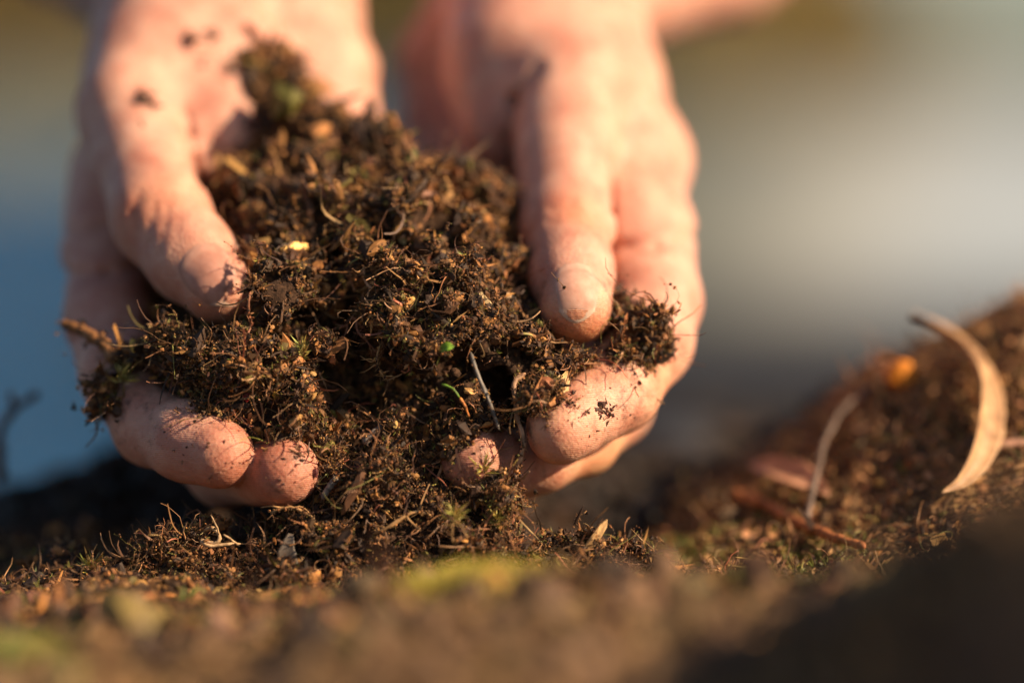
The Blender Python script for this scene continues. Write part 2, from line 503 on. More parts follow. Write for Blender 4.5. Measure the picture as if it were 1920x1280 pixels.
# ------------------------------------------------------------------ ground
MX = np.array([20, 52, 67.5, 83, 98, 112, 129, 147, 190]); MH = np.array([0, 10, 15, 26, 37, 47, 55, 64, 70])
NOISE2 = [(rng.uniform(0, 100, 2), a) for a in range(6)]
def vnoise(x, y, cell, seed):
    g = np.random.default_rng(seed); tab = g.standard_normal((64, 64))
    u = x / cell; v = y / cell
    i = np.floor(u).astype(int); j = np.floor(v).astype(int)
    fu = u - i; fv = v - j
    fu = fu * fu * (3 - 2 * fu); fv = fv * fv * (3 - 2 * fv)
    T = lambda a, b: tab[a % 64, b % 64]
    return (T(i, j) * (1 - fu) + T(i + 1, j) * fu) * (1 - fv) + (T(i, j + 1) * (1 - fu) + T(i + 1, j + 1) * fu) * fv
def sstep(a, b, x):
    t = np.clip((x - a) / (b - a), 0, 1); return t * t * (3 - 2 * t)
def ground_h(x, y, fine=True):
    """world mm: height of the earth bank over its own level"""
    h = 13.0 * sstep(-15, -85, y) * sstep(-75, 0, x) + 3.0 * sstep(-80, -200, y) * (1 - sstep(-75, 0, x))
    h = h + (np.clip(21 + (x - 31) * 0.52, 0, 60) - 12) * sstep(24, 92, x + 0.12 * (y + 230)) * sstep(-120, -225, y)
    h = h + np.interp(x, MX, MH) * sstep(-15, 85, y) * (1 - sstep(115, 230, y))
    h = h - 6 * sstep(10, 60, y) * (1 - sstep(90, 200, y)) * (1 - sstep(30, 70, x)) * sstep(-130, -60, x)
    h = h + 15 * sstep(-165, -105, x) * (1 - sstep(0, 50, x)) * sstep(50, 115, y) * (1 - sstep(160, 240, y))
    e = np.interp(x, [-140, -60, 20, 60], [150, 165, 300, 400])
    h = h - 190 * sstep(0, 1, (y - e) / 160)
    if fine:
        h = h + vnoise(x, y, 17, 1) * 1.6 + vnoise(x, y, 7, 2) * 1.0 + vnoise(x, y, 3.1, 3) * 0.6
    return h

gx = np.concatenate([np.arange(-900, -260, 20.0), np.arange(-260, 260, 1.6), np.arange(260, 901, 20.0)])
gy = np.concatenate([np.arange(-900, -300, 20.0), np.arange(-300, -80, 2.5), np.arange(-80, 120, 1.4), np.arange(120, 400, 4.0), np.arange(400, 761, 12.0)])
GX, GY = np.meshgrid(gx, gy, indexing='ij')
GZ = ground_h(GX, GY)
gv = np.stack([GX, GY, GZ], -1).reshape(-1, 3)
ny_ = len(gy)
ii, jj = np.meshgrid(np.arange(len(gx) - 1), np.arange(len(gy) - 1), indexing='ij')
a = (ii * ny_ + jj).ravel()
gf = np.stack([a, a + ny_, a + ny_ + 1, a + 1], 1)
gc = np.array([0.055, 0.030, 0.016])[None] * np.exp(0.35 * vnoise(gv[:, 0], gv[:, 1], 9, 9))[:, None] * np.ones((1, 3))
gc *= (1 - 0.8 * sstep(70, 130, gv[:, 1]) * (1 - sstep(40, 70, gv[:, 0])))[:, None]  # shade on the ground behind the hands, painted into the earth colour
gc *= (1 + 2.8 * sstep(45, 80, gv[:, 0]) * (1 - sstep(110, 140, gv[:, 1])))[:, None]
gc *= (1 - 0.8 * sstep(150, 200, gv[:, 1]) * sstep(40, 70, gv[:, 0]))[:, None]  # same painted shade over the far ground on the right
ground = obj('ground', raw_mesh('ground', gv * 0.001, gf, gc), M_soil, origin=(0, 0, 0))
tag(ground, 'dark brown humus earth bank under the hands', kind='structure')

def w2c(p):
    p = np.asarray(p, dtype=float); z = p[..., 2] - FZ
    return np.stack([p[..., 0], p[..., 1] * CP - z * SP, p[..., 1] * SP + z * CP], -1)

def on_ground(n, xr, yr, sink=0.0):
    x = rng.uniform(*xr, n); y = rng.uniform(*yr, n)
    z = ground_h(x, y)
    e = 1.0
    N = np.stack([-(ground_h(x + e, y) - z), -(ground_h(x, y + e) - z), np.full(n, e)], -1)
    N /= np.linalg.norm(N, axis=1)[:, None]
    return np.stack([x, y, z - sink], -1), N

def add_stuff(name, parts, material, label, parent=None, smooth=False):
    v, f, c = merge(parts)
    o = obj(name, raw_mesh(name, v * 0.001, f, c, smooth), material, parent)
    o['kind'] = 'stuff'
    if label: o['label'] = label
    return o

gp = []
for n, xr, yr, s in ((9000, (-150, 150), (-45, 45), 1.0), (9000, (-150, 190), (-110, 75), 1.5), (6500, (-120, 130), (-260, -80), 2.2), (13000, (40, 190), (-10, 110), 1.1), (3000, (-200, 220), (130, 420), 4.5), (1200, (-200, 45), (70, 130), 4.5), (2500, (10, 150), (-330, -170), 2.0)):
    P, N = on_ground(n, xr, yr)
    gp.append(crumbs(P + N * 0.3, (3.6 if s == 4.5 else s) * np.exp(rng.normal(0, 0.4, n)), MOUNDPAL if s == 1.1 else FOREPAL if s == 2.2 else (SHADEPAL if s == 4.5 else SOILPAL), 0.1 if s == 4.5 else 0.35))
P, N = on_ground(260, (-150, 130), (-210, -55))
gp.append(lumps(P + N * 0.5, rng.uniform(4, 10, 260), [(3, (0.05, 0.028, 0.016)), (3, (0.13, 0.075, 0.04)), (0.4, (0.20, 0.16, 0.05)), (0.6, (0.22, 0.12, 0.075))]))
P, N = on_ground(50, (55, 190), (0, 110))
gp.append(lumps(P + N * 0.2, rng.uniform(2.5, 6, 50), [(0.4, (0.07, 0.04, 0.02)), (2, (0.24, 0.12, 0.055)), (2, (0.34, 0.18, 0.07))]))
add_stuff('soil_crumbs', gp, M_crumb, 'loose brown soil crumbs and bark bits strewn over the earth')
gp = []
for n, xr, yr, L, r in ((2600, (-150, 150), (-45, 60), 6, 0.12), (900, (-150, 190), (-180, 120), 9, 0.2), (2600, (50, 190), (-20, 110), 8, 0.17)):
    P, N = on_ground(n, xr, yr)
    v, f, c, _ = fibres(P, N, L * rng.uniform(0.5, 1.7, n), r * rng.uniform(0.6, 1.6, n), FIBPAL, out=0.5, down=0.0)
    gp.append((v, f, c))
add_stuff('root_fibres', gp, M_fibre, 'fine tan and brown root fibres lying in the soil')
gp = []
def clustered(n, cen, sd):
    i = rng.integers(0, len(cen), n); c = np.array(cen)[i]
    x = c[:, 0] + rng.normal(0, 1, n) * sd; y = c[:, 1] + rng.normal(0, 1, n) * sd
    z = ground_h(x, y); e = 1.0
    N = np.stack([-(ground_h(x + e, y) - z), -(ground_h(x, y + e) - z), np.full(n, e)], -1)
    N /= np.linalg.norm(N, axis=1)[:, None]
    return np.stack([x, y, z], -1), N
P, N = clustered(520, [(-16, -72), (-10, -80), (-18, -88), (-4, -76)], 4.5)
gp.append(moss_tufts(P, N, rng.uniform(2, 4.2, len(P)), [(3, (0.55, 0.44, 0.07)), (2, (0.40, 0.34, 0.06))]))
P, N = clustered(200, [(-104, -118), (-112, -105)], 4)
gp.append(moss_tufts(P, N, rng.uniform(2, 4.2, len(P)), [(3, (0.24, 0.28, 0.06)), (2, (0.30, 0.28, 0.06))]))
P, N = clustered(700, [(48, 30), (35, -60), (60, -70), (20, 8), (80, 5)], 8)
gp.append(moss_tufts(P, N, rng.uniform(1.5, 3.2, len(P)), MOSSPAL))
P, N = on_ground(900, (-140, 150), (-130, 60))
gp.append(moss_tufts(P, N, rng.uniform(1.2, 2.6, len(P)), MOSSPAL))
add_stuff('moss', gp, M_moss, 'yellow green moss growing low over the soil in front')

# ------------------------------------------------------------------ the earth: handful in the hands, pile under it
def earth(blobs, lo, hi, vox, k, seed, amp=1.0, carve=(), shrink=0.0):
    F = Field(lo, hi, vox)
    for (px, py, Y, r) in blobs:
        p = V(px, py, Y); F.cone(p, p + 0.01, r, r, k, 12)
    for (px, py, Y, r) in carve:
        p = V(px, py, Y); s = F.sl(p - r, p + r, 8); X, Yg, Z = F.grid(s)
        d = r - np.sqrt((X - p[0]) ** 2 + (Yg - p[1]) ** 2 + (Z - p[2]) ** 2)
        F.d[s] = np.maximum(F.d[s], d)
    F.d += shrink
    F.base = F.d.copy()
    n1, n2, n3, n4 = F.noise(13, seed), F.noise(8, seed + 1), F.noise(3.4, seed + 2), F.noise(1.8, seed + 3)
    F.d += amp * (1.8 * n1 + 4.8 * np.abs(n2) - 2.9 + 1.8 * n3 + 0.8 * n4 + 5.0 * np.clip(-n1 * 0.6 + n2 * 0.8 - 0.6, 0, 1.3))
    m = F.mesh()
    return m[0], m[1], F

held = [(488, 125, 80, 4), (500, 170, 78, 7), (530, 240, 74, 10), (585, 300, 68, 13), (640, 340, 62, 17), (560, 380, 52, 19), (710, 380, 55, 17), (800, 400, 50, 13), (870, 430, 46, 12),
 (500, 400, 62, 17), (440, 430, 70, 13), (640, 460, 40, 20), (760, 480, 36, 20), (870, 510, 30, 15), (925, 520, 27, 8), (560, 520, 34, 18), (680, 560, 30, 16), (790, 570, 20, 16), (880, 600, 16, 14), (950, 610, 18, 10),
 (970, 650, 18, 8), (850, 640, 8, 10), (790, 630, 8, 9), (900, 670, 6, 9), (830, 710, 4, 7), (960, 690, 8, 8), (1005, 742, 2, 4.5), (1052, 738, 4, 4), (1030, 690, 14, 6.5), (1090, 680, 18, 6.5), (1165, 628, 20, 6.5), (1210, 620, 20, 4.5), (1170, 605, 22, 5.5), (1130, 690, 18, 5), (1060, 715, 9, 4),
 (900, 728, 8, 7), (1010, 725, 6, 5), (850, 700, 0, 6.5), (842, 755, 0, 6.5), (858, 800, 2, 5), (900, 740, 26, 11), (960, 720, 30, 11), (870, 790, 34, 9), (790, 690, 4, 6), (820, 660, 2, 7), (700, 860, 10, 7), (930, 750, 14, 7), (700, 640, 42, 16), (780, 700, 40, 14), (620, 640, 48, 15),
 (514, 512, 0, 4.6), (528, 545, 3, 5.6), (575, 520, 14, 6), (500, 590, 5, 5.5), (540, 620, 9, 7), (490, 660, 6, 6.5), (540, 690, 8, 8), (460, 710, 7, 7), (400, 700, 11, 7), (340, 690, 15, 6.5), (290, 685, 18, 5.5), (245, 695, 19, 4.5), (214, 715, 20, 3.2),
 (265, 735, 16, 4), (340, 735, 16, 4.5), (400, 745, 10, 5), (560, 760, 8, 7.5), (490, 770, 6, 7), (535, 795, 9, 5.5), (610, 780, 12, 8), (440, 780, 8, 5), (420, 560, 60, 12), (380, 650, 50, 10),
 (660, 820, 16, 7), (720, 800, 24, 9), (770, 770, 14, 7), (800, 800, 12, 5), (560, 700, 30, 12)]
pile = [(700, 890, 6, 7), (750, 870, 8, 7), (650, 895, 4, 5), (625, 950, 4, 5.5), (690, 950, 4, 9), (760, 930, 4, 9), (815, 945, 6, 5.5), (565, 995, 5, 6), (620, 1010, 4, 10), (700, 1020, 4, 12), (780, 1010, 4, 11), (850, 990, 4, 8),
 (900, 930, 2, 3.6), (930, 950, 2, 4.2), (910, 990, 2, 6), (950, 1010, 2, 5.5), (500, 1035, 7, 6), (430, 1040, 7, 5), (390, 1020, 5, 3.6), (380, 1070, 7, 6.5), (320, 1080, 8, 5.5), (300, 1060, 6, 4), (260, 1100, 8, 5), (210, 1110, 6, 4.5), (180, 1130, 4, 3.5), (560, 1080, 0, 9), (700, 1090, -2, 10),
 (850, 1060, 0, 8), (480, 1090, 2, 8), (1000, 1040, 2, 4.5), (1050, 1040, 2, 3.6), (1100, 1040, 2, 4), (1150, 1050, 3, 3.4), (1190, 1070, 3, 2.6), (400, 1110, 2, 8), (960, 1080, 0, 6), (1080, 1085, 0, 5), (770, 830, 12, 5)]

CARVE = [(652, 695, 10, 14), (632, 625, 14, 11), (695, 735, 8, 9), (700, 665, 10, 9), (735, 700, 2, 5), (560, 585, 16, 6), (590, 500, 20, 5), (730, 400, 38, 6), (455, 690, 2, 4), (680, 575, 12, 5)]
DIRT = [(430, 850, 0, 11, 0.55), (545, 870, 0, 11, 0.6), (885, 865, 3, 11, 0.75), (1060, 790, 8, 14, 0.55), (1150, 770, 12, 14, 0.5), (275, 190, 56, 8, 0.5), (380, 70, 90, 16, 0.45), (1080, 640, 14, 8, 0.5), (1210, 690, 30, 14, 0.4), (400, 540, 16, 9, 0.35)]
hv, hf, F_held = earth(held, (-118, -14, -45), (52, 102, 90), 0.75, 5, 61, 1.0, carve=CARVE, shrink=0.7)
pv, pf, F_pile = earth(pile, (-125, -16, -78), (45, 40, -20), 0.75, 4, 71, 0.8, shrink=0.6)

# ------------------------------------------------------------------ hands
def hand(name, groups, creases, lo, hi, vox, seed, tint):
    F = Field(lo, hi, vox)
    for chains, k_in, k_join in groups:
        G = F.blank()
        for ch in chains: G.chain(ch, k_in)
        s = (slice(None),) * 3
        F.join(s, G.d, k_join)
    F.d += F.noise(16, seed) * 0.45 + F.noise(6, seed + 1) * 0.16
    X, Y, Z = F.grid((slice(None),) * 3)
    sc = PPM / (1 + Y / DIST)
    PX = X * sc + 960; PY = 640 - Z * sc
    for pts, w, depth, y0, y1 in creases:
        for (ax, ay), (bx, by) in zip(pts[:-1], pts[1:]):
            t = np.clip(((PX - ax) * (bx - ax) + (PY - ay) * (by - ay)) / ((bx - ax) ** 2 + (by - ay) ** 2), 0, 1)
            dd = ((PX - ax - t * (bx - ax)) ** 2 + (PY - ay - t * (by - ay)) ** 2) / (PPM * w) ** 2
            F.d += np.where((Y > y0) & (Y < y1), depth * np.exp(-dd), 0).astype(np.float32)
    v, f = F.mesh()
    # skin tone varies: redder at knuckles; fingertip shade is painted in too
    c = np.tile(np.array(tint), (len(v), 1))
    for (px, py, Yc, rad, col, amt) in REDS_SHADE[name]:
        d2 = ((v - V(px, py, Yc)) ** 2).sum(1) / rad ** 2
        c += (np.array(col) - c) * (amt * np.exp(-d2))[:, None]
    return v, f, c

REDS_SHADE = {  # redness of knuckles and finger ends; fingertips also painted darker as shade
 'left': [(300, 400, 30, 12, (0.62, 0.26, 0.14), 0.8), (400, 540, 14, 11, (0.62, 0.28, 0.17), 0.8), (450, 850, -5, 14, (0.50, 0.21, 0.13), 0.9), (535, 880, -5, 12, (0.50, 0.22, 0.14), 0.9),
          (200, 560, 50, 30, (0.52, 0.28, 0.22), 0.6)],
 'right': [(1080, 410, 30, 9, (0.66, 0.27, 0.15), 0.8), (1080, 620, 10, 9, (0.70, 0.30, 0.12), 0.9), (1020, 800, 0, 15, (0.64, 0.33, 0.18), 0.6), (885, 870, 4, 12, (0.42, 0.19, 0.12), 0.9),
           (1200, 700, 20, 14, (0.70, 0.36, 0.18), 0.6), (1100, 880, 30, 18, (0.68, 0.38, 0.16), 0.7)],
}
TINT = (0.62, 0.37, 0.28)

left_groups = [
 # palm, heel and wrist
 ([[(-250, -430, 330, 27), (120, -150, 235, 25), (360, -5, 125, 23)],
   [(-130, -440, 330, 26), (260, -170, 235, 25), (500, 10, 128, 26)],
   [(380, 20, 118, 24), (402, 140, 94, 22), (408, 255, 76, 16.5)],
   [(330, 60, 108, 22), (300, 140, 86, 18)], [(350, 40, 104, 21), (335, 130, 90, 18), (325, 190, 80, 13)],
   [(520, 50, 122, 26), (585, 150, 108, 18), (612, 250, 98, 15), (590, 420, 96, 14)],
   [(500, 100, 118, 22), (480, 300, 98, 14), (430, 450, 96, 14)],
   [(400, 250, 92, 14), (300, 330, 96, 15), (240, 340, 90, 14)],
   [(300, 380, 98, 13), (600, 440, 100, 13)]], 9, 1),
 # thumb
 ([[(300, 90, 98, 20), (245, 210, 70, 14.6), (266, 300, 56, 12.6), (300, 408, 38, 13.0), (358, 482, 27, 11.2), (410, 536, 20, 9.9)]], 4, 9),
 # index
 ([[(225, 320, 88, 14.5), (203, 470, 70, 12.4), (200, 600, 52, 11.6), (228, 705, 36, 10.8), (290, 798, 20, 10.3), (355, 826, 8, 9.6), (414, 850, 0, 8.4)]], 3.5, 6),
 # middle, ring, little: wrapped under the earth
 ([[(330, 430, 100, 13), (290, 640, 80, 11.5), (330, 790, 58, 10.5), (420, 885, 30, 9.2), (536, 884, 1, 9.0)]], 3, 1.0),
 ([[(440, 450, 102, 12.5), (400, 650, 92, 11), (440, 800, 72, 10), (560, 860, 45, 8.5), (640, 850, 30, 7.8)]], 3, 1.5),
 ([[(560, 440, 102, 11.5), (540, 620, 96, 10), (570, 740, 80, 9), (640, 790, 60, 7.8)]], 3, 1.5),
]
left_creases = [
 ([(345, 205), (356, 250), (362, 300), (378, 345)], 1.1, 1.1, 30, 140),
 ([(262, 365), (248, 400), (256, 440)], 0.9, 0.6, 0, 45),
 ([(292, 385), (283, 420), (280, 465)], 0.6, 0.45, 0, 45),
 ([(316, 385), (308, 425), (300, 480)], 0.6, 0.4, 0, 45),
 ([(338, 400), (332, 440), (325, 485)], 0.6, 0.22, 0, 45),
 ([(120, 440), (190, 425), (240, 415)], 1.6, 1.1, 40, 90),
 ([(120, 515), (200, 512), (260, 500)], 1.6, 1.5, 40, 90),
 ([(140, 640), (230, 610), (300, 600)], 1.5, 1.1, 20, 90),
 ([(230, 260), (225, 340), (240, 400)], 1.2, 0.6, 60, 100),
 ([(262, 742), (285, 800), (278, 860)], 0.8, 0.3, 0, 45),
]
right_groups = [
 ([[(1600, -270, 330, 27), (1330, -98, 230, 25), (1080, -10, 152, 22)],
   [(1440, -360, 330, 27), (1230, -170, 230, 25), (968, -10, 150, 24)],
   [(1000, 20, 124, 27), (965, 130, 102, 20), (948, 240, 92, 14)],
   [(930, 60, 158, 24), (866, 130, 158, 18), (850, 260, 148, 16), (900, 420, 108, 14)],
   [(1060, 20, 135, 22), (1118, 160, 112, 17.5), (1183, 300, 92, 15.0)], [(1070, 40, 118, 20), (1100, 170, 94, 15.5), (1125, 275, 86, 12)],
   [(1000, 100, 128, 20), (1000, 350, 108, 15), (980, 460, 104, 14)],
   [(1185, 300, 96, 15), (1080, 400, 104, 14), (950, 450, 106, 13)]], 9, 1),
 ([[(1020, 60, 118, 20), (1055, 180, 84, 15.5), (1060, 300, 62, 13.0), (1062, 430, 42, 12.3), (1070, 510, 25, 11.2), (1079, 572, 13, 10.0)]], 4, 8),
 ([[(1182, 310, 90, 14.8), (1208, 430, 70, 13.9), (1222, 560, 50, 12.8), (1212, 640, 36, 11.8), (1158, 735, 18, 10.4), (1050, 803, 2, 9.0)]], 4, 6),
 ([[(1120, 400, 104, 13.5), (1185, 600, 84, 12), (1150, 760, 52, 10.6), (1095, 822, 32, 9.4), (1010, 860, 20, 8.6), (965, 872, 17, 8.0)]], 3, 2),
 ([[(1040, 430, 108, 12.5), (1090, 640, 98, 11.5), (1060, 790, 70, 10.2), (980, 868, 28, 9), (887, 862, 3, 8.6)]], 3, 1.5),
 ([[(950, 450, 108, 11.5), (1000, 640, 100, 10), (960, 790, 80, 9), (850, 850, 50, 7.8)]], 3, 1.5),
]
right_creases = [
 ([(1010, 130), (965, 190), (950, 270), (968, 330)], 1.6, 2.2, 60, 140),
 ([(1150, 462), (1230, 462), (1310, 440)], 1.3, 1.4, 20, 100),
 ([(1150, 300), (1145, 400), (1150, 520), (1150, 600)], 1.0, 0.8, 40, 110),
 ([(1035, 395), (1075, 388), (1110, 400)], 0.9, 0.5, 0, 50),
 ([(1030, 418), (1075, 408), (1120, 425)], 0.8, 0.5, 0, 50),
 ([(1055, 462), (1095, 452), (1130, 475)], 0.7, 0.35, 0, 50),
 ([(1065, 482), (1100, 472), (1130, 495)], 0.7, 0.35, 0, 50),
 ([(1150, 690), (1215, 750)], 1.1, 0.7, -5, 40),
 ([(1110, 720), (1135, 790), (1130, 850)], 1.0, 0.45, -15, 30),
 ([(940, 822), (948, 850)], 1.2, 1.0, -5, 25),
 ([(1215, 560), (1290, 600)], 1.0, 0.6, 10, 80),
 ([(1190, 660), (1262, 700)], 0.9, 0.5, 0, 60),
]
lv, lf, lc = hand('left', left_groups, left_creases, (-235, -14, -50), (-18, 320, 185), 1.15, 21, TINT)
rv, rf, rc = hand('right', right_groups, right_creases, (-50, -14, -50), (135, 345, 190), 1.2, 41, TINT)

def finish_hand(v, f, c, label):
    w = cam2world(v)
    near = np.minimum(F_held.sample(v.astype(np.float64))[1], F_pile.sample(v.astype(np.float64))[1] + 2)
    inside = ((v > F_held.lo) & (v < F_held.lo + F_held.n * F_held.vox)).all(1)
    dirt = np.where(inside, np.exp(-np.clip(near, 0, 60) / 6.0), 0) * 0.85
    for (px, py, Yc, rad, amt) in DIRT:
        dirt = np.maximum(dirt, amt * np.exp(-((v - V(px, py, Yc)) ** 2).sum(1) / rad ** 2))
    c = np.concatenate([c, dirt[:, None]], 1)
    o = obj('hand', raw_mesh('hand', w, f, c), M_skin)
    tag(o, label, 'hand', 'a pair of hands lifting soil')
    bvh = BVHTree.FromPolygons([tuple(p) for p in v.tolist()], f.tolist())
    return o, bvh
hand_l, bvh_l = finish_hand(lv, lf, lc, 'cupped hand at the left of the soil, its pale thumb pointing down right')
hand_r, bvh_r = finish_hand(rv, rf, rc, 'brightly sunlit hand at the right, its thumb pressing straight down on the soil')

def nail(parent, bvh, cpt, axis_a, axis_b, hl, hw, tilt=0.0, col=(0.66, 0.40, 0.32), up=0.0):
    C = V(*cpt); A = V(*axis_b) - V(*axis_a); A /= np.linalg.norm(A)
    N = np.array([tilt, -1.0, 0.15]); N -= (N @ A) * A; N /= np.linalg.norm(N)
    B = np.cross(A, N)
    nu, nv = 25, 25
    V_, C_ = [], []
    for i in range(nu):
        for j in range(nv):
            a = -1 + 2 * i / (nu - 1); b = -1 + 2 * j / (nv - 1)
            # rounded outline: square disc mapping
            u = a * math.sqrt(1 - 0.52 * b * b); w = b * math.sqrt(1 - (0.50 if a > 0 else 0.34) * a * a)
            p = C + A * u * hl + B * w * hw + N * 30
            h = bvh.ray_cast(Vector(p), Vector(-N), 60)
            q = np.array(h[0]) if h[0] is not None else C
            e = max(abs(a), abs(b))
            lift = 0.22 - 0.75 * max(0, (e - 0.80) / 0.20) ** 1.5
            if a > 0.6: lift = 0.22 + 0.2 * (a - 0.6) / 0.4 - 0.7 * max(0, (abs(b) - 0.85) / 0.15)
            V_.append(q + N * (lift + up))
            cc = np.array(col)
            if a > 0.88: cc = cc * 0.5 + 0.5 * np.array((0.74, 0.56, 0.44))
            if a < -0.55 and abs(b) < 0.6: cc = cc * np.array((1.08, 1.15, 1.15))
            C_.append(cc)
    V_ = np.array(V_); C_ = np.array(C_)
    # flatten to a smooth plate: average along neighbours
    G = V_.reshape(nu, nv, 3)
    for _ in range(3):
        H = G.copy(); H[1:-1, 1:-1] = (G[:-2, 1:-1] + G[2:, 1:-1] + G[1:-1, :-2] + G[1:-1, 2:]) / 4; G = H
    top = G.reshape(-1, 3); bot = top - N * 0.9
    n = nu * nv
    fs = []
    for i in range(nu - 1):
        for j in range(nv - 1):
            q = [i * nv + j, i * nv + j + 1, (i + 1) * nv + j + 1, (i + 1) * nv + j]
            fs.append(q); fs.append([k + n for k in q[::-1]])
    rim = [i * nv for i in range(nu)] + [(nu - 1) * nv + j for j in range(1, nv)] + [i * nv + nv - 1 for i in range(nu - 2, -1, -1)] + [j for j in range(nv - 2, 0, -1)]
    for a, b in zip(rim, rim[1:] + rim[:1]): fs.append([a, b, b + n, a + n])
    me = raw_mesh('thumbnail', cam2world(np.concatenate([top, bot])), np.array(fs), np.concatenate([C_, C_]))
    return obj('thumbnail', me, M_nail, parent)

nail(hand_l, bvh_l, (406, 520, 15), (303, 410, 38), (410, 536, 20), 8.6, 8.2, -0.15, (0.50, 0.26, 0.20), 0.2)
nail(hand_r, bvh_r, (1078, 560, 10), (1062, 430, 42), (1080, 580, 16), 8.2, 7.2, 0.1, (0.62, 0.36, 0.28))

def dress(name, v, f, F, parent_label, cat, crumb_n, fib_n, moss_n, csize, label):
    N = vertex_normals(v.astype(np.float64), f)
    col = np.array([0.045, 0.024, 0.013])[None] * np.exp(rng.normal(0, 0.25, (len(v), 1)))
    root = empty(name, cam2world([v[:, 0].mean(), v[:, 1].mean(), v[:, 2].min()]))
    tag(root, label, cat)
    obj('core', raw_mesh('core', cam2world(v), f, col), M_soil, root)
    front = (N[:, 1] < 0.35)
    I = np.flatnonzero(front)
    near = np.exp(-np.maximum(v[I, 1] - 12, 0) / 22.0) + 0.10      # more pieces where the photo is sharp
    G = Field.__new__(Field); G.lo, G.vox, G.n, G.ax, G.d = F.lo, F.vox, F.n, F.ax, F.base
    pit = -G.sample(v[I].astype(np.float64))[1]                        # pieces cling to what stands out, few fall into the gaps
    near = near * np.exp(-np.clip(pit + 0.5, -2.5, 8) / 1.6)
    near = near / near.sum()
    pick_ = lambda n: rng.choice(I, n, p=near)
    parts = []
    i = pick_(crumb_n)
    sz = csize * np.exp(rng.normal(0, 0.42, crumb_n)) * (1 + np.clip(v[i, 1], 0, 80) / 45)
    parts.append(crumbs(v[i] + N[i] * (0.35 * sz)[:, None], sz, SOILPAL, 0.5))
    i = pick_(crumb_n // 26); sz = rng.uniform(1.4, 3.2, len(i))
    parts.append(lumps(v[i] + N[i] * 0.2, sz, SOILPAL))
    i = pick_(crumb_n * 2); sz = 0.42 * np.exp(rng.normal(0, 0.35, len(i))) * (1 + np.clip(v[i, 1], 0, 80) / 45)
    parts.append(lumps(v[i] + N[i] * rng.uniform(0, 0.9, (len(i), 1)), sz, SOILPAL, OCT, OCTF, 0.2, 0.5))
    # fibres and the small crumbs that cling to them
    i = pick_(fib_n)
    v1, f1, c1, path = fibres(v[i].astype(float), N[i], rng.gamma(2.2, 1.9, fib_n) + 1.2, 0.13 * np.exp(rng.normal(0, 0.4, fib_n)), FIBPAL, wild=0.75, out=0.8, down=0.25)
    i2 = pick_(fib_n // 9)
    v2, f2, c2, path2 = fibres(v[i2] - N[i2] * 0.5, N[i2], rng.uniform(6, 16, len(i2)), 0.26 * np.exp(rng.normal(0, 0.3, len(i2))), FIBPAL, wild=0.3, out=0.35, down=0.4)
    k = fib_n * 4
    q = path[rng.integers(0, fib_n, k), rng.integers(2, 9, k)] + rng.normal(0, 0.25, (k, 3))
    parts.append(crumbs(q, 0.5 * np.exp(rng.normal(0, 0.4, k)), SOILPAL, 0.3))
    def w(p): return (cam2world(p[0]) * 1000, p[1], p[2])
    add_stuff('crumbs', [w(p) for p in parts], M_crumb, 'brown crumbs and bark bits', root)
    add_stuff('rootlets', [w((v1, f1, c1)), w((v2, f2, c2))], M_fibre, 'thin tan and brown rootlets', root)
    i = pick_(moss_n)
    add_stuff('moss', [w(moss_tufts(v[i].astype(float), N[i], rng.uniform(0.8, 2.2, moss_n), MOSSPAL, 9))], M_moss, 'olive and yellow moss leaflets', root)
    return BVHTree.FromPolygons([tuple(p) for p in v.tolist()], f.tolist())

bvh_h = dress('handful_of_soil', hv, hf, F_held, '', 'soil', 32000, 8000, 1700, 0.76, 'crumbly dark brown handful of mossy soil held between the two hands')
bvh_p = dress('soil_pile', pv, pf, F_pile, '', 'soil', 18000, 7000, 1000, 0.70, 'low pile of rooty soil on the ground beneath the fingertips')

# ------------------------------------------------------------------ what lies behind: pond, sand bar, far wood
def sheet(name, x0, x1, y0, y1, nx, ny, hfun, material, col):
    xs = np.linspace(x0, x1, nx); ys = np.linspace(y0, y1, ny)
    A, B = np.meshgrid(xs, ys, indexing='ij'); H = hfun(A, B)
    v = np.stack([A, B, H], -1).reshape(-1, 3)
    i, j = np.meshgrid(np.arange(nx - 1), np.arange(ny - 1), indexing='ij'); a = (i * ny + j).ravel()
    f = np.stack([a, a + ny, a + ny + 1, a + 1], 1)
    return obj(name, raw_mesh(name, v, f, np.tile(np.array(col), (len(v), 1))), material, origin=(0, 0, 0))
WL = -0.155
M_water = mat('pond_water', 0.3, color=(0.004, 0.055, 0.14), bump=(9, 1.0, 0.08), spec=0.2)
M_sand = mat('pale_sand', 0.9, attr=True, noise=(3.5, (0.72, 0.74, 0.76), (1.05, 1.0, 0.95)), bump=(40, 0.4, 0.01))
M_dry = mat('dry_grass_bank', 0.95, attr=True, noise=(1.2, (0.6, 0.62, 0.55), (1.2, 1.1, 0.9)), bump=(30, 0.6, 0.02))
w_ = sheet('water', -60, 60, 0.20, 90, 3, 3, lambda a, b: a * 0 + WL, M_water, (0, 0, 0)); tag(w_, kind='structure')
b_ = sheet('pond_bed', -300, 300, -0.88, 420, 40, 40, lambda a, b: a * 0 - 0.6 + 0.9 * sstep(60, 88, b) + 0.4 * sstep(90, 420, b), M_dry, (0.16, 0.15, 0.07)); tag(b_, kind='structure')
def sand_h(a, b):
    edge = a - (-0.10 + 0.03 * (b - 2.6))
    return -0.30 + 0.17 * sstep(-0.15, 0.2, edge) * sstep(0.9, 1.4, b) + 0.012 * vnoise(a, b, 0.6, 5)
s_ = sheet('sand_bank', -3, 16, 0.8, 34, 190, 330, sand_h, M_sand, (0.80, 0.74, 0.66)); 
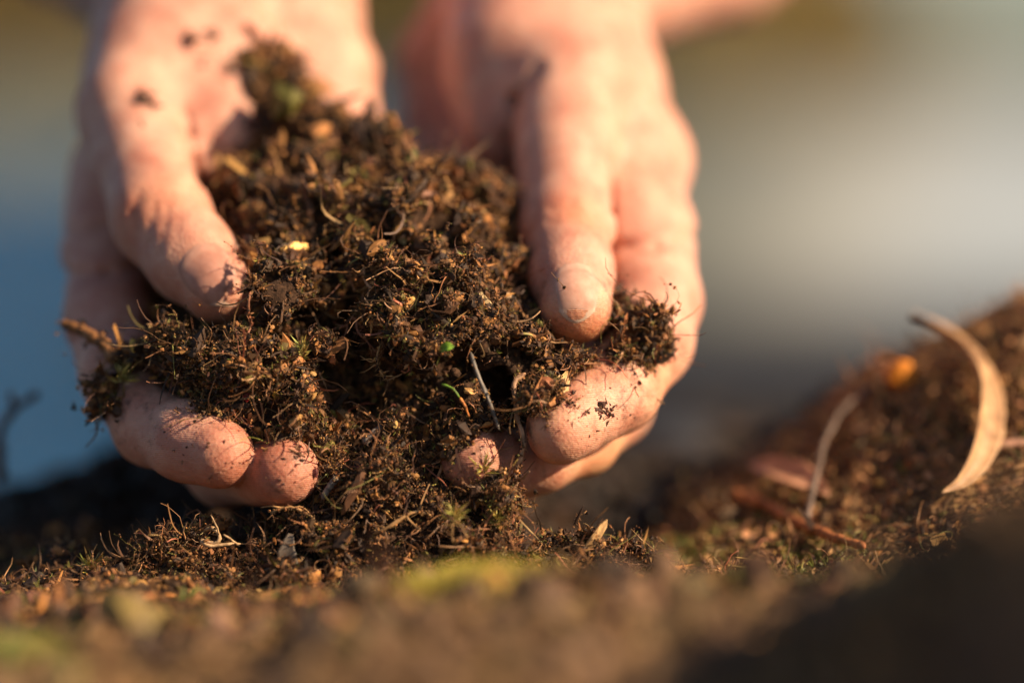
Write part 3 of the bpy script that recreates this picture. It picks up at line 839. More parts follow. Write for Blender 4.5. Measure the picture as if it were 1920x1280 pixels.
_n = len(s_.data.vertices); _co = np.empty(_n * 3, dtype=np.float32); s_.data.vertices.foreach_get('co', _co); _co = _co.reshape(-1, 3)
_w = sstep(0.055, 0.15, _co[:, 0] / _co[:, 1])[:, None]        # wet and weedy sand towards the water, dry sand further in
_cc = np.ones((_n, 4), dtype=np.float32); _cc[:, :3] = np.array((0.13, 0.145, 0.12)) * (1 - _w) + np.array((0.40, 0.425, 0.40)) * _w
_b = sstep(0.12, 0.19, _co[:, 0] / _co[:, 1])[:, None]
_cc[:, :3] = _cc[:, :3] * (1 - _b) + np.array((0.40, 0.48, 0.54)) * _b
_m = sstep(2.2, 3.3, _co[:, 1] + 0.08 * vnoise(_co[:, 0], _co[:, 1], 0.5, 77))[:, None]   # black mud along the near edge
_cc[:, :3] = _cc[:, :3] * _m + np.array((0.012, 0.014, 0.020)) * (1 - _m)
s_.data.color_attributes['Col'].data.foreach_set('color', _cc.ravel())
tag(s_, 'pale sand bank across the pond on the right', kind='structure')
def left_h(a, b):
    return -0.40 + 0.45 * sstep(-0.2, -1.2, a + 0.08 * b) * sstep(6.5, 9.5, b) + 0.03 * vnoise(a, b, 0.7, 6)
l_ = sheet('far_bank', -14, 1, 5.5, 30, 70, 70, left_h, M_dry, (0.095, 0.12, 0.13)); tag(l_, 'dry yellow grass bank across the pond on the left', kind='structure')

def foliage_mass(name, label, boxes, n, size, pal):
    P = []
    for (x0, x1, y0, y1, zb, zt, m) in boxes:
        q = rng.random((int(n * m), 3)); cx = x0 + (x1 - x0) * q[:, 0]
        top = zb + (zt - zb) * (0.62 + 0.38 * np.sin(cx * 1.9) * np.cos(cx * 0.7 + 1))
        P.append(np.stack([cx, y0 + (y1 - y0) * q[:, 1], zb + (top - zb) * q[:, 2]], -1))
    P = np.concatenate(P); k = len(P)
    v, f, c = moss_tufts(P, np.tile(np.array([[0, 0, 1.0]]), (k, 1)), np.full(k, size) * rng.uniform(0.6, 1.4, k), pal, 6)
    o = obj(name, raw_mesh(name, v, f, c, False), M_moss)
    return tag(o, label, kind='stuff')
foliage_mass('far_wood', 'far wood of olive and brown autumn trees beyond the pond', [(-16, -0.5, 26, 34, -0.1, 5.5, 1), (-0.5, 2.6, 26, 34, -0.1, 5.5, 0.4), (2.6, 4.0, 28, 34, -0.1, 2.6, 0.15)], 16000, 0.36,
             [(2, (0.20, 0.18, 0.06)), (2, (0.32, 0.24, 0.09)), (1, (0.42, 0.27, 0.12))])

# ------------------------------------------------------------------ placing on surfaces
cam_mm = np.array([0, -DIST, 0.0])
g_bvh = BVHTree.FromPolygons([tuple(p) for p in w2c(gv[(np.abs(gv[:, 0]) < 1e9)]).tolist()], gf.tolist())
def hit(px, py, *trees):
    d = V(px, py, 0) - cam_mm; d /= np.linalg.norm(d)
    best = None
    for t in trees:
        h = t.ray_cast(Vector(cam_mm), Vector(d), 2500)
        if h[0] is not None and (best is None or h[3] < best[2]): best = (np.array(h[0]), np.array(h[1]), h[3])
    return (best[0], best[1], d) if best else (None, None, d)
ALL = (bvh_h, bvh_p, bvh_l, bvh_r, g_bvh)

def spline(pts, n):
    pts = np.array(pts, dtype=float)
    P = np.concatenate([[2 * pts[0] - pts[1]], pts, [2 * pts[-1] - pts[-2]]])
    t = np.linspace(0, len(pts) - 1 - 1e-6, n); i = t.astype(int); f = (t - i)[:, None]
    a, b, c, d = P[i], P[i + 1], P[i + 2], P[i + 3]
    return 0.5 * (2 * b + (c - a) * f + (2 * a - 5 * b + 4 * c - d) * f * f + (3 * b - a - 3 * c + d) * f ** 3)

def resolve(pts, lift=0.8):
    out = []
    for p in pts:
        if len(p) == 3 and p[2] is not None: out.append(V(*p))
        else:
            q, n_, d = hit(p[0], p[1], *ALL)
            out.append(q - d * lift if q is not None else V(p[0], p[1], 0))
    return out

def stick_mesh(pts, r0, r1, col, n=24, sides=7, rough=0.12, wob=0.0, tint=0.25):
    path = spline(pts, n)
    if wob:
        w = np.cumsum(rng.normal(0, wob, (n, 3)), 0); w -= np.linspace(0, 1, n)[:, None] * w[-1]; path = path + w
    r = np.linspace(r0, r1, n) * np.exp(rng.normal(0, rough, n)); r[0] *= 0.35; r[-1] *= 0.3
    v, f, c = tubes(path[None], r[None], sides, np.array([col], dtype=float))
    c = c * np.repeat(np.exp(rng.normal(0, tint, (n, 1))), sides, axis=0)
    # close the ends
    v = np.concatenate([v, path[[0, -1]]]); c = np.concatenate([c, c[[0, -1]]])
    m = len(v); L = (n - 1) * sides
    e = [[m - 2, (s + 1) % sides, s, s] for s in range(sides)] + [[m - 1, L + s, L + (s + 1) % sides, L + (s + 1) % sides] for s in range(sides)]
    tri = np.concatenate([f[:, [0, 1, 2]], f[:, [0, 2, 3]], np.array(e)[:, :3]])
    return v, tri, c, path

def rootlike(name, label, cat, pts, r0, r1, col, branches=0, blen=6, wob=0.15, fuzz=0, group=None, material=None, sides=6, n=None, children_name='side_root', bits=0):
    P = resolve(pts)
    L = sum(np.linalg.norm(np.array(a) - b) for a, b in zip(P[:-1], P[1:]))
    v, f, c, path = stick_mesh(P, r0, r1, col, n or int(max(14, L / 1.1)), sides, 0.12, wob)
    parts = [(v, f, c)]
    if fuzz:
        i = rng.integers(0, len(path), fuzz)
        v2, f2, c2, _ = fibres(path[i], rand_rot(fuzz)[:, 0], rng.uniform(0.8, 3.0, fuzz), np.full(fuzz, 0.09), [(1, col)], k=5, wild=0.5, out=0.6)
        parts.append((v2, np.concatenate([f2[:, [0, 1, 2]], f2[:, [0, 2, 3]]]), c2))
    if bits:
        i = rng.integers(0, len(path), bits)
        parts.append(crumbs(path[i] + rng.normal(0, max(r0, 0.3) * 0.9, (bits, 3)), rng.uniform(0.3, 0.9, bits), SOILPAL, 0.3))
    v, f, c = merge(parts)
    o = obj(name, raw_mesh(name, cam2world(v), f, c), material or M_item)
    tag(o, label, cat, group)
    for b in range(branches):
        i = rng.integers(2, len(path) - 1)
        d = rng.standard_normal(3); d[1] *= 0.6; d /= np.linalg.norm(d)
        q = [path[i], path[i] + d * blen * 0.4 + rng.normal(0, 0.4, 3), path[i] + d * blen * rng.uniform(0.7, 1.2) + rng.normal(0, 1.0, 3)]
        vb, fb, cb, _ = stick_mesh(q, r0 * 0.6, r1 * 0.5, col, 9, 5, 0.15, 0.1)
        obj(children_name, raw_mesh(children_name, cam2world(vb), fb, cb), material or M_item, o)
    return o

def leaf(name, label, cat, pts, width, col, thick=0.35, cup=0.25, normal=(0, -1, 0.2), lift=0.8, prof=None, ragged=0.06, group=None, vein=True, n=30, m=11, material=None, curl=0.0):
    """pts: midrib; a closed thin body with a raised midrib"""
    P = spline(resolve(pts, lift), n)
    T = np.gradient(P, axis=0); T /= np.linalg.norm(T, axis=1)[:, None]
    Nn = np.array(normal, dtype=float)[None] - (T @ np.array(normal, dtype=float))[:, None] * T; Nn /= np.linalg.norm(Nn, axis=1)[:, None]
    B = np.cross(T, Nn)
    s = np.linspace(0, 1, n)
    wd = (prof(s) if prof else np.sin(PI * np.clip(s, 0.02, 0.985)) ** 0.7) * width / 2
    wd = wd * (1 + rng.normal(0, ragged, n))
    t = np.linspace(-1, 1, m)
    if curl:
        c0, s0 = np.cos(curl * (1 - s))[:, None], np.sin(curl * (1 - s))[:, None]
        B, Nn = B * c0 + Nn * s0, Nn * c0 - B * s0
    top = P[:, None] + B[:, None] * (t[None, :, None] * wd[:, None, None]) + Nn[:, None] * ((t ** 2) * cup * 1.0)[None, :, None] * wd[:, None, None]
    top = top + Nn[:, None] * (rng.normal(0, 0.05, (n, m, 1)) * (thick + 0.2))
    th = thick * (1.0 + 1.2 * np.exp(-(t / 0.13) ** 2)) if vein else thick * np.ones(m)
    bot = top - Nn[:, None] * th[None, :, None]
    v = np.concatenate([top.reshape(-1, 3), bot.reshape(-1, 3)])
    K = n * m; fs = []
    i, j = np.meshgrid(np.arange(n - 1), np.arange(m - 1), indexing='ij'); a = (i * m + j).ravel()
    f1 = np.stack([a, a + 1, a + m + 1, a + m], 1); f2 = f1[:, ::-1] + K
    rim = [i * m for i in range(n)] + [(n - 1) * m + j for j in range(1, m)] + [i * m + m - 1 for i in range(n - 2, -1, -1)] + [j for j in range(m - 2, 0, -1)]
    fr = np.array([[a, b, b + K, a + K] for a, b in zip(rim, rim[1:] + rim[:1])])
    cc = np.array(col)[None, None] * np.exp(rng.normal(0, 0.07, (n, 1, 1)) + rng.normal(0, 0.05, (n, m, 1)) - 0.25 * np.exp(-(t / 0.12) ** 2)[None, :, None])
    cc = np.broadcast_to(cc, (n, m, 3)).reshape(-1, 3)
    o = obj(name, raw_mesh(name, cam2world(v), np.concatenate([f1, f2, fr]), np.concatenate([cc, cc * 0.9])), material or M_leafy)
    return tag(o, label, cat, group)

def chip(name, label, cat, px, py, dims, ang, col, Y=None, group=None, lift=0.5, parent=None):
    """a splinter: bevelled irregular slab, longest side turned by ang in the picture"""
    if Y is None:
        q, n_, d = hit(px, py, *ALL); C = q - d * lift
    else: C = V(px, py, Y)
    lx, ly, lz = np.array(dims) / 2
    prof = np.array([(-1, -0.5), (-0.86, -0.9), (-0.2, -1.05), (0.5, -0.8), (0.95, -0.55), (1.05, 0.2), (0.7, 0.8), (0.1, 1.0), (-0.5, 0.85), (-0.95, 0.6)])
    prof = prof * (1 + rng.normal(0, 0.09, prof.shape))
    k = len(prof); V_ = []
    for z, sh in ((-1, 0.72), (-0.55, 1), (0.55, 1), (1, 0.74)):
        for (u, w) in prof: V_.append((u * lx * sh + (1 - sh) * 0, z * lz + 0.18 * lx * (u * u) * 0.6 + rng.normal(0, 0.04 * lz), w * ly * sh * (1 + rng.normal(0, 0.05))))
    V_.append((0, -lz, 0)); V_.append((0, lz + 0.02 * lx, 0))
    V_ = np.array(V_)
    ca, sa = math.cos(ang), math.sin(ang); tlt = rng.uniform(-0.35, 0.35)
    R = np.array([[ca, 0, -sa], [0, 1, 0], [sa, 0, ca]]) @ np.array([[1, 0, 0], [0, math.cos(tlt), -math.sin(tlt)], [0, math.sin(tlt), math.cos(tlt)]])
    V_ = V_ @ R.T + C
    f = []
    for r in range(3):
        for s in range(k): a, b = r * k + s, r * k + (s + 1) % k; f += [(a, b, b + k), (a, b + k, a + k)]
    for s in range(k): f += [(4 * k, (s + 1) % k, s), (4 * k + 1, 3 * k + s, 3 * k + (s + 1) % k)]
    c = np.array(col)[None] * np.exp(rng.normal(0, 0.14, (len(V_), 1)))
    o = obj(name, raw_mesh(name, cam2world(V_), np.array(f), c, False), M_item, parent)
    if parent is None: tag(o, label, cat, group)
    return o

# ------------------------------------------------------------------ single pieces on and around the handful
TAN = (0.42, 0.24, 0.10); RED = (0.26, 0.105, 0.055); PALE = (0.62, 0.45, 0.24); GREY = (0.13, 0.115, 0.10); ORG = (0.50, 0.20, 0.045); YEL = (0.62, 0.40, 0.08)
rootlike('rootlet', 'reddish branching rootlet trailing from the soil knob beside the left thumb', 'root', [(471, 545, -3), (468, 585, -2), (476, 608, 2), (455, 640, 0), (425, 660, 1), (398, 712, 2), (372, 745, 4), (362, 765, 6)], 0.42, 0.22, RED, 7, 7, 0.12, 50, bits=40)
rootlike('rootlet', 'knotted reddish rootlet reaching left from the tangle over the left fingers', 'root', [(440, 650, 2), (415, 668, 2), (385, 660, 3), (352, 655, 4)], 0.36, 0.2, RED, 5, 6, 0.12, 40, bits=25)
rootlike('rootlet', 'pale rootlet end poking left just above the left index fingertip', 'root', [(420, 752, 3), (380, 762, 4), (345, 762, 5), (322, 762, 6)], 0.42, 0.3, (0.30, 0.17, 0.09), 3, 4, 0.1, 30, bits=20)
rootlike('rootlet', 'short forked rootlet hanging into the dark hollow, middle of the soil', 'root', [(622, 618, 8), (645, 612, 7), (665, 596, 6), (672, 622, 5), (690, 640, 5), (712, 668, 5)], 0.38, 0.22, RED, 5, 5, 0.12, 30, bits=25)
rootlike('rootlet', 'wispy rootlet dangling from the middle clump, tip curled left of centre', 'root', [(716, 640, 4), (706, 668, 2), (708, 690, 2), (724, 708, 2)], 0.3, 0.16, TAN, 6, 4, 0.15, 40, bits=35)
rootlike('root_strand', 'long knotted root strand hanging between the fingertips down to the pile', 'root', [(985, 700, 2), (962, 722, 0), (966, 770, -1), (978, 812, -2), (974, 850, -2), (962, 880, -1), (968, 905, -1), (945, 930, 0)], 0.7, 0.6, (0.36, 0.21, 0.12), 4, 6, 0.16, 60, bits=90)
rootlike('root_strand', 'thin red root standing upright beside the mossy column of the pile', 'root', [(962, 915, 0), (965, 950, -1), (962, 985, -1), (966, 1020, -1)], 0.42, 0.3, (0.36, 0.13, 0.08), 2, 4, 0.08, 20, bits=12)
rootlike('straw', 'straight dark grey stem slanting down across the front of the handful', 'stem', [(882, 660, -4), (895, 700, -5), (918, 755, -5), (936, 806, -4)], 0.62, 0.42, GREY, 1, 5, 0.04, 10, bits=14)
rootlike('straw', 'thin tan straw slanting over the dark hollow left of the green leaflet', 'stem', [(757, 692, -1), (775, 672, -3), (795, 652, -3), (816, 642, -2)], 0.42, 0.36, (0.40, 0.24, 0.12), 0, 5, 0.03)
rootlike('green_straw', 'green blade turning orange at its lower end, hanging on the lower clump', 'grass blade', [(828, 720, -5), (848, 728, -6), (862, 745, -6)], 0.38, 0.3, (0.13, 0.25, 0.03), 0, 4, 0.03, material=M_leafy)
rootlike('straw', 'curved orange stem below the green blade', 'stem', [(862, 745, -6), (872, 762, -6), (880, 782, -5)], 0.42, 0.3, (0.55, 0.20, 0.05), 0, 4, 0.03)
leaf('leaflet', 'small bright green leaflet near the middle of the handful', 'leaf', [(824, 657, -9), (837, 650, -10.5), (851, 649, -10.5)], 2.1, (0.19, 0.38, 0.03), 0.25, 0.3, n=12, m=7)
leaf('leaf_fragment', 'papery tan leaf scrap stuck beside the right index fingertip', 'leaf', [(1000, 738, 2), (1030, 733, 0), (1052, 718, 1), (1066, 698, 4)], 5.2, (0.52, 0.34, 0.16), 0.3, 0.5, normal=(0.2, -1, -0.3), n=16, m=9, ragged=0.22)
rootlike('straw', 'thin tan stem lying left of the papery leaf scrap', 'stem', [(985, 735, 1), (1010, 736, 0), (1035, 737, 0)], 0.35, 0.25, TAN, 2, 4, 0.05)
rootlike('rootlet', 'hair thin dark rootlet stuck on the right index fingertip', 'root', [(1025, 775, -8), (1028, 790, -8.6), (1026, 806, -8.4)], 0.16, 0.12, (0.06, 0.03, 0.02), 3, 2, 0.12, bits=14)
rootlike('woody_twig', 'blurred reddish brown twig curving over the upper right slope of the handful', 'twig', [(690, 306), (735, 340), (780, 362), (815, 362)], 1.3, 0.9, (0.24, 0.12, 0.08), 0, 6, 0.1)
leaf('leaf_fragment', 'orange brown leaf scrap on the upper right ridge of the handful', 'leaf', [(765, 310), (790, 332), (825, 350), (860, 352)], 5.0, (0.48, 0.19, 0.06), 0.5, 0.5, n=16, m=7, lift=1.6, ragged=0.12)
rootlike('woody_twig', 'short thick brown twig in the hollow under the right shoulder of soil', 'twig', [(812, 462), (840, 444), (872, 424)], 1.5, 1.3, (0.16, 0.095, 0.055), 0, 6, 0.05)
for (nm, lb, px, py, dm, an, cl) in (
    ('straw_chip', 'bright yellow straw chip high on the handful', 637, 368, (4.0, 1.7, 0.8), 0.25, (0.85, 0.62, 0.22)),
    ('seed', 'round pale tan seed on the left shoulder of the handful', 577, 410, (2.8, 2.6, 1.6), 1.2, (0.55, 0.34, 0.19)),
    ('straw_chip', 'upright pale yellow splinter right of the middle of the handful', 755, 438, (5.2, 2.2, 0.8), 1.5, (0.66, 0.50, 0.24)),
    ('bark_chip', 'orange chip left of the right thumb knuckle', 935, 466, (3.0, 2.0, 1.0), -0.7, (0.62, 0.24, 0.05)),
    ('straw_chip', 'small amber chip left of the right thumbnail', 945, 514, (2.6, 1.6, 0.8), 1.4, (0.62, 0.36, 0.09)),
    ('straw_chip', 'two toned straw chip, yellow and grey, leaning near the right thumb', 913, 566, (6.0, 1.5, 0.9), -0.95, (0.55, 0.40, 0.20)),
    ('bark_chip', 'amber bark chip above the dark stem, right of centre', 765, 567, (4.2, 2.2, 0.9), 0.5, (0.52, 0.29, 0.08)),
    ('bark_chip', 'dark grey splinter lying near the right thumb side of the handful', 822, 487, (7.0, 1.5, 1.0), 0.6, (0.10, 0.08, 0.07)),
    ('bark_chip', 'pinkish bark chip in the left middle of the handful', 648, 402, (5.5, 1.5, 1.0), -0.9, (0.34, 0.17, 0.11)),
    ('straw_chip', 'tiny yellow chip right of the soil knob beside the left thumb', 640, 520, (3.2, 1.3, 0.7), -1.4, (0.46, 0.32, 0.08)),
    ('straw_chip', 'small orange upright splinter above the dark hollow', 586, 634, (3.6, 1.4, 0.8), 1.5, (0.60, 0.32, 0.14)),
    ('straw_chip', 'pale tan chip close to the right thumb, lower handful', 950, 556, (2.4, 2.0, 0.9), 0.4, (0.58, 0.38, 0.22)),
    ('bark_chip', 'orange chip at the lower left of the handful above the fingertips', 521, 738, (2.8, 1.8, 0.8), 0.5, (0.60, 0.36, 0.06)),
    ('seed', 'small yellow seed between the two left fingertips and the soil', 601, 848, (2.0, 1.8, 1.2), 0.9, (0.58, 0.36, 0.08)),
    ('seed', 'dark red berry fragment stuck in the lower left soil', 462, 744, (2.2, 1.9, 1.2), 0.9, (0.16, 0.012, 0.012)),
    ('seed', 'dark red fragment beside the left middle fingertip', 590, 886, (2.2, 1.6, 1.0), 1.4, (0.10, 0.018, 0.018)),
    ('bark_chip', 'brownish flat splinter deep in the hollow between the hands', 664, 676, (6.5, 1.8, 0.8), -1.15, (0.32, 0.18, 0.09)),
):
    chip(nm, lb, 'seed' if nm == 'seed' else 'chip', px, py, dm, an, cl)
chip('bud', 'yellow bud sticking up from the soil at the far left', 'bud', 250, 648, (3.8, 1.8, 1.6), 1.75, YEL, Y=13)
rootlike('woody_root', 'blurred brown woody root end sticking out left over the left hand edge', 'root', [(112, 606, 28), (150, 622, 26), (190, 645, 22), (215, 680, 19)], 1.5, 2.1, (0.26, 0.12, 0.045), 2, 5, 0.25, 20, bits=50)
rootlike('rootlet', 'dark ragged rootlet poking out leftmost below the brown woody root', 'root', [(150, 718, 17), (180, 722, 17), (215, 735, 17)], 0.9, 1.1, (0.16, 0.09, 0.04), 3, 4, 0.2, 30, bits=60)
rootlike('straw', 'thick grey stem bridging the handful and the pile', 'stem', [(745, 768, 10), (722, 792, 6), (700, 812, 4), (682, 832, 3)], 1.5, 1.1, (0.17, 0.14, 0.12), 1, 6, 0.08, 10, bits=20)
rootlike('straw', 'grey woody stem leaning beside the left middle fingertip', 'stem', [(632, 892, -3), (618, 910, -3), (604, 936, -3)], 1.1, 0.8, (0.19, 0.16, 0.13), 0, 6, 0.06, 10, bits=12)
leaf('bark_chip', 'orange bark flake standing on top of the pile', 'chip', [(662, 870, 0), (682, 862, -1), (700, 864, 0)], 2.6, (0.46, 0.22, 0.10), 0.6, 0.3, n=10, m=6)
leaf('leaf_fragment', 'dark grey triangular leaf scrap upright in the front of the pile', 'leaf', [(545, 1000, -7), (538, 1035, -8), (536, 1068, -8), (520, 1092, -8)], 8.5, (0.12, 0.10, 0.085), 0.5, 0.2, prof=lambda s: 0.15 + 0.9 * s ** 0.9 * (s < 0.97), n=16, m=8)
rootlike('straw', 'curled pale straw lying on the left shoulder of the pile', 'stem', [(382, 992, 0), (398, 986, -1), (412, 1002, -2), (404, 1016, -2), (380, 1012, -1), (392, 1024, -2), (430, 1021, -2), (452, 1019, -1)], 0.55, 0.5, (0.50, 0.33, 0.18), 2, 5, 0.1, 12, bits=12)
rootlike('rootlet', 'tan root looping low over the pile, below the stem', 'root', [(508, 962, -3), (535, 952, -4), (560, 955, -4), (590, 972, -5)], 0.45, 0.35, TAN, 2, 5, 0.1, 20, bits=20)
rootlike('rootlet', 'tan root arching over the right half of the pile', 'root', [(700, 1000, -7), (735, 985, -8), (775, 960, -7), (808, 965, -6)], 0.5, 0.4, TAN, 3, 6, 0.12, 30, bits=30)
rootlike('rootlet', 'pale root crossing the gap at the right end of the pile', 'root', [(795, 952, 0), (820, 958, -1), (845, 966, -1)], 0.42, 0.3, (0.46, 0.30, 0.17), 1, 5, 0.05)
rootlike('rootlet', 'brown root leaning between the handful and the pile, left of the right fingertip', 'root', [(838, 842, 2), (826, 878, 1), (808, 920, 0), (800, 946, 0)], 0.5, 0.4, (0.30, 0.15, 0.07), 3, 6, 0.1, 30, bits=30)
chip('bark_chip', 'pointed tan splinter standing at the right end of the pile', 'chip', 1112, 1014, (12.0, 2.4, 1.6), 0.93, (0.46, 0.28, 0.12), Y=-4)
chip('bark_chip', 'small tan bark flake right of the pointed splinter', 'chip', 1160, 1030, (4.2, 1.8, 1.0), -0.6, (0.34, 0.19, 0.08), Y=3)
chip('pebble', 'small pale clod on the pile below the mossy column', 'pebble', 932, 1036, (5.0, 3.4, 3.0), 0.1, (0.30, 0.24, 0.13), Y=-6)

def sprig(label, px, py, Y, size, n, pal, stem=None, name='moss_sprig'):
    P = V(px, py, Y)
    N = np.array([[0.1, -0.45, 0.88]]); N /= np.linalg.norm(N)
    P_ = np.tile(P, (n, 1)) + rng.normal(0, size * 0.12, (n, 3))
    v, f, c = moss_tufts(P_, np.tile(N, (n, 1)), np.full(n, size), pal, 24)
    base = P + (np.array(stem) if stem is not None else np.array([0, 0, -size * 1.2]))
    v2, f2, c2, _ = stick_mesh([base, (base + P) / 2 + rng.normal(0, 0.3, 3), P], 0.35, 0.28, (0.22, 0.13, 0.05), 8, 5)
    o = obj(name, raw_mesh(name, cam2world(v2), f2, c2), M_item)
    tag(o, label, 'moss')
    l_ = obj('leaves', raw_mesh('leaves', cam2world(v), f, c, False), M_moss, o); l_['kind'] = 'stuff'
    return o
YG = [(3, (0.38, 0.30, 0.07)), (2, (0.20, 0.19, 0.04)), (1, (0.55, 0.45, 0.15)), (2, (0.18, 0.11, 0.04))]
sprig('spiky yellow green moss star at the far left of the pile', 172, 1072, 3, 4.6, 3, YG)
sprig('drooping yellow green moss tuft under the right hand ring fingertip', 908, 892, -4, 4.4, 2, YG)
sprig('moss tuft lower on the mossy column at the right of the pile', 918, 948, -4, 4.0, 3, YG)
sprig('moss star hanging below the root strand', 930, 985, -5, 3.8, 2, YG)
sprig('small moss shoot on the upper edge of the left soil tongue', 232, 712, 14, 4.0, 3, YG)
sprig('yellow moss shoot in the left soil above the middle fingertip', 566, 668, 2, 3.6, 3, YG)
sprig('blurred olive moss tuft at the front right of the pile', 850, 980, -14, 4.2, 2, YG)
rootlike('straw', 'short reddish brown stem standing upright below the moss star', 'stem', [(184, 1162, -12), (185, 1125, -12), (189, 1082, -12)], 1.3, 0.9, (0.36, 0.18, 0.11), 0, 5, 0.05)
rootlike('forked_twig', 'forked dark twig rising at the left edge of the picture', 'twig', [(2, 905, 70), (4, 850, 70), (10, 800, 70), (36, 762, 70), (74, 735, 70)], 1.6, 1.0, (0.11, 0.075, 0.065), 0, 5, 0.15)
_f = [o for o in S.objects if o.name.startswith('forked_twig')][0]
vb, fb, cb, _ = stick_mesh([V(30, 768, 70), V(22, 750, 70), V(20, 732, 70)], 1.1, 0.8, (0.11, 0.075, 0.065), 8, 6)
obj('side_twig', raw_mesh('side_twig', cam2world(vb), fb, cb), M_item, _f)
rootlike('straw', 'orange straw lying at the left edge of the ground', 'stem', [(-30, 1082, 30), (0, 1085, 30), (34, 1084, 30)], 1.2, 1.0, (0.50, 0.24, 0.06), 0, 5, 0.03)
leaf('dead_leaf', 'brown dead leaf lying on the ground at the lower left', 'leaf', [(52, 1108, -20), (85, 1135, -24), (120, 1160, -26), (142, 1176, -28)], 7, (0.26, 0.13, 0.09), 0.5, 0.3, normal=(0, -0.5, 1), n=18, m=9)
rootlike('straw', 'thin tan straw at the lower left edge of the ground', 'stem', [(-10, 1200, -22), (12, 1193, -22), (38, 1188, -22)], 0.5, 0.4, TAN, 1, 5, 0.06)

# things on the mound at the right
bl = leaf('curled_leaf', 'big dry tan leaf, long and curled like a sickle, on the right mound', 'leaf', [(1716, 590, 72), (1762, 612, 68), (1812, 655, 60), (1845, 715, 48), (1850, 780, 38), (1836, 850, 28), (1806, 900, 21), (1766, 924, 16)], 10.0, (0.44, 0.275, 0.15), 0.5, 0.5,
          normal=(0.25, -1, 0.25), prof=lambda s: np.interp(s, [0, 0.12, 0.3, 0.5, 0.65, 0.82, 1], [0.16, 0.36, 0.74, 1.0, 0.92, 0.5, 0.03]), n=44, m=13, ragged=0.035, curl=0.95)
v2, f2, c2, _ = stick_mesh([V(1708, 586, 71), V(1722, 594, 70), V(1745, 603, 67)], 1.6, 1.0, (0.13, 0.08, 0.05), 8, 6)
obj('stalk', raw_mesh('stalk', cam2world(v2), f2, c2), M_item, bl)
leaf('dead_leaf', 'pinkish dead leaf lying at the left foot of the right mound', 'leaf', [(1408, 868, 68), (1450, 880, 60), (1500, 898, 50), (1552, 925, 40)], 9.5, (0.50, 0.27, 0.17), 0.6, 0.4, normal=(0, -0.9, 0.7), n=26, m=9)
rootlike('bent_twig', 'grey brown stem arching over the right mound beside the pinkish leaf', 'stem', [(1508, 985, 30), (1520, 930, 34), (1535, 870, 42), (1550, 815, 52), (1590, 755, 64), (1640, 718, 74), (1690, 700, 76)], 1.1, 0.7, (0.13, 0.09, 0.07), 0, 5, 0.12)
rootlike('reddish_stick', 'long rust red stick lying across the foot of the right mound', 'stick', [(1375, 925, 58), (1420, 942, 50), (1500, 982, 30), (1560, 1006, 16), (1622, 1026, 6)], 1.9, 1.1, (0.36, 0.13, 0.045), 0, 5, 0.12)
chip('orange_fruit', 'orange berry like lump on the crest of the right mound', 'berry', 1690, 700, (7.8, 7.2, 7.0), 0.3, (0.66, 0.23, 0.02), Y=66)
rootlike('straw', 'pinkish stem pointing right from behind the curled leaf tip', 'stem', [(1820, 850, 34), (1858, 838, 35), (1900, 832, 36), (1950, 828, 36)], 1.2, 1.3, (0.50, 0.27, 0.18), 0, 5, 0.05)
chip('bark_chip', 'tan bark chip on the mound left of the curled leaf', 'chip', 1758, 828, (9.0, 2.6, 1.6), 0.12, (0.46, 0.24, 0.12))
chip('bark_chip', 'small tan bark chip right of the curled leaf tip', 'chip', 1905, 908, (5.0, 1.8, 1.2), 0.5, (0.46, 0.24, 0.12))
rootlike('straw', 'thin straw lying flat on the ground at the foot of the right mound', 'stem', [(1362, 1062, 4), (1395, 1064, 3), (1432, 1070, 3)], 0.45, 0.35, (0.42, 0.28, 0.10), 1, 5, 0.05)
leaf('dead_leaf', 'dark brown leaf behind the crest near the orange lump', 'leaf', [(1640, 655, 105), (1680, 668, 102), (1720, 690, 98)], 6, (0.12, 0.09, 0.08), 0.6, 0.4, n=14, m=7)
# grass shoot and stones
def shoots(label, px, py, Y, h, n, col):
    b = V(px, py, Y); root = empty('grass_shoot', cam2world(b)); tag(root, label, 'grass')
    for i in range(n):
        d = np.array([rng.uniform(-0.5, 0.5), rng.uniform(-0.4, 0.3), 1.0]) * h * rng.uniform(0.6, 1.1)
        v, f, c, _ = stick_mesh([b, b + d * 0.5 + np.array([0, 0, 0.3]), b + d + np.array([d[0] * 0.3, 0, -0.1 * h])], 0.7, 0.2, col, 9, 5)
        obj('blade', raw_mesh('blade', cam2world(v), f, c), M_moss, root)
shoots('blurred green grass shoot behind the right end of the pile', 1262, 1048, 45, 8, 5, (0.10, 0.22, 0.03))
shoots('green grass shoot low in front at the left of the pile', 338, 1150, -30, 7, 5, (0.16, 0.26, 0.05))
def stone(label, c, r, col, name='stone'):
    v = ICO * 1.0; f = ICOF
    # one subdivision, then uneven
    vs = [tuple(p) for p in v]; cache = {}; nf = []
    def mid(a, b):
        k = (min(a, b), max(a, b))
        if k not in cache: m = (np.array(vs[a]) + np.array(vs[b])) / 2; m = m / np.linalg.norm(m); vs.append(tuple(m)); cache[k] = len(vs) - 1
        return cache[k]
    for (a, b, c_) in f:
        x, y, z = mid(a, b), mid(b, c_), mid(c_, a); nf += [(a, x, z), (b, y, x), (c_, z, y), (x, y, z)]
    v = np.array(vs); v /= np.linalg.norm(v, axis=1)[:, None]
    v = v * (1 + rng.normal(0, 0.05, (len(v), 1))) * np.array(r) + np.array(c)
    o = obj(name, raw_mesh(name, v, np.array(nf), np.tile(np.array(col), (len(v), 1))), M_item)
    return tag(o, label, 'stone')
stone('blurred dark grey stone behind the right hand fingertips', cam2world(V(1262, 885, 300)), (0.030, 0.026, 0.020), (0.035, 0.04, 0.052))
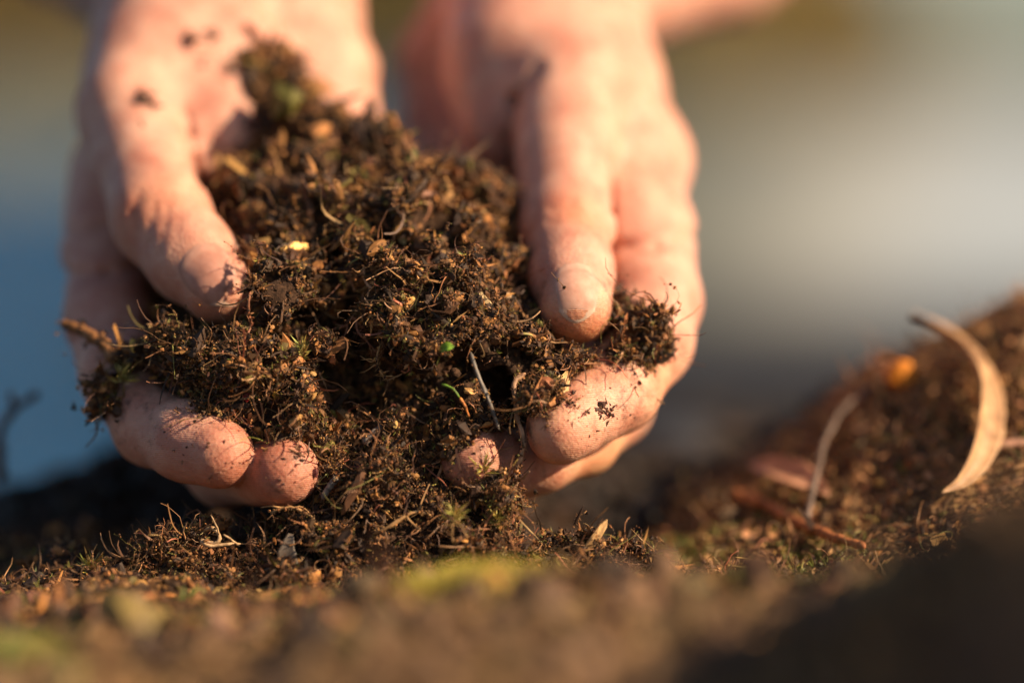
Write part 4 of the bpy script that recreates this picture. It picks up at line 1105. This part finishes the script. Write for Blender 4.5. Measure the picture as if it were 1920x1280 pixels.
stone('blurred pale grey stone in the pond behind the left hand', (-0.30, 2.05, WL + 0.02), (0.10, 0.08, 0.075), (0.40, 0.38, 0.30))

# ------------------------------------------------------------------ earth stuck on the skin
def specks(regions):
    parts = []
    for (px, py, rad, n, sz) in regions:
        for _ in range(n):
            a, r = rng.uniform(0, 2 * PI), rad * math.sqrt(rng.random())
            q, nn, d = hit(px + r * math.cos(a), py + r * math.sin(a) * 0.8, bvh_l, bvh_r)
            if q is None: continue
            parts.append((q - d * 0.1, sz * math.exp(rng.normal(0, 0.5))))
    P = np.array([p[0] for p in parts]); s = np.array([p[1] for p in parts])
    v, f, c = crumbs(P, s, [(2, (0.05, 0.022, 0.014)), (1, (0.10, 0.045, 0.022))], 0.4)
    return v, f, c
v, f, c = specks([(275, 185, 22, 26, 1.0), (262, 232, 8, 5, 0.6), (350, 68, 10, 8, 1.1), (395, 68, 14, 14, 1.2), (385, 118, 16, 8, 0.8), (430, 130, 14, 12, 0.9), (340, 820, 55, 30, 0.28), (430, 840, 45, 26, 0.32), (405, 895, 20, 8, 0.35), (565, 850, 18, 30, 0.45), (535, 885, 40, 16, 0.28),
                   (1065, 748, 24, 16, 0.55), (1137, 770, 20, 40, 0.75), (1090, 790, 60, 22, 0.3), (885, 862, 30, 14, 0.45), (1180, 700, 35, 14, 0.5), (1160, 760, 50, 20, 0.35), (1200, 650, 25, 14, 0.7), (430, 600, 20, 5, 0.4)])
o = obj('soil_specks', raw_mesh('soil_specks', cam2world(v), f, c, False), M_crumb); tag(o, 'specks of dark soil stuck to the skin of both hands', kind='stuff')
rootlike('dark_twig', 'blurred dark twig crossing behind the left wrist at the top', 'twig', [(262, -30, 118), (238, 5, 118), (212, 55, 116), (182, 105, 114), (168, 118, 112)], 2.3, 1.6, (0.13, 0.06, 0.04), 0, 5, 0.2)
o = crumbs(np.array([V(250 + rng.uniform(-25, 110), rng.uniform(-25, 14), 88 + rng.uniform(-5, 5)) for _ in range(160)]), rng.uniform(1, 4, 160), SOILPAL, 0.4)
o = obj('soil_crust', raw_mesh('soil_crust', cam2world(o[0]), o[1], o[2], False), M_crumb); tag(o, 'brown soil crust on the left wrist at the top edge', kind='stuff')
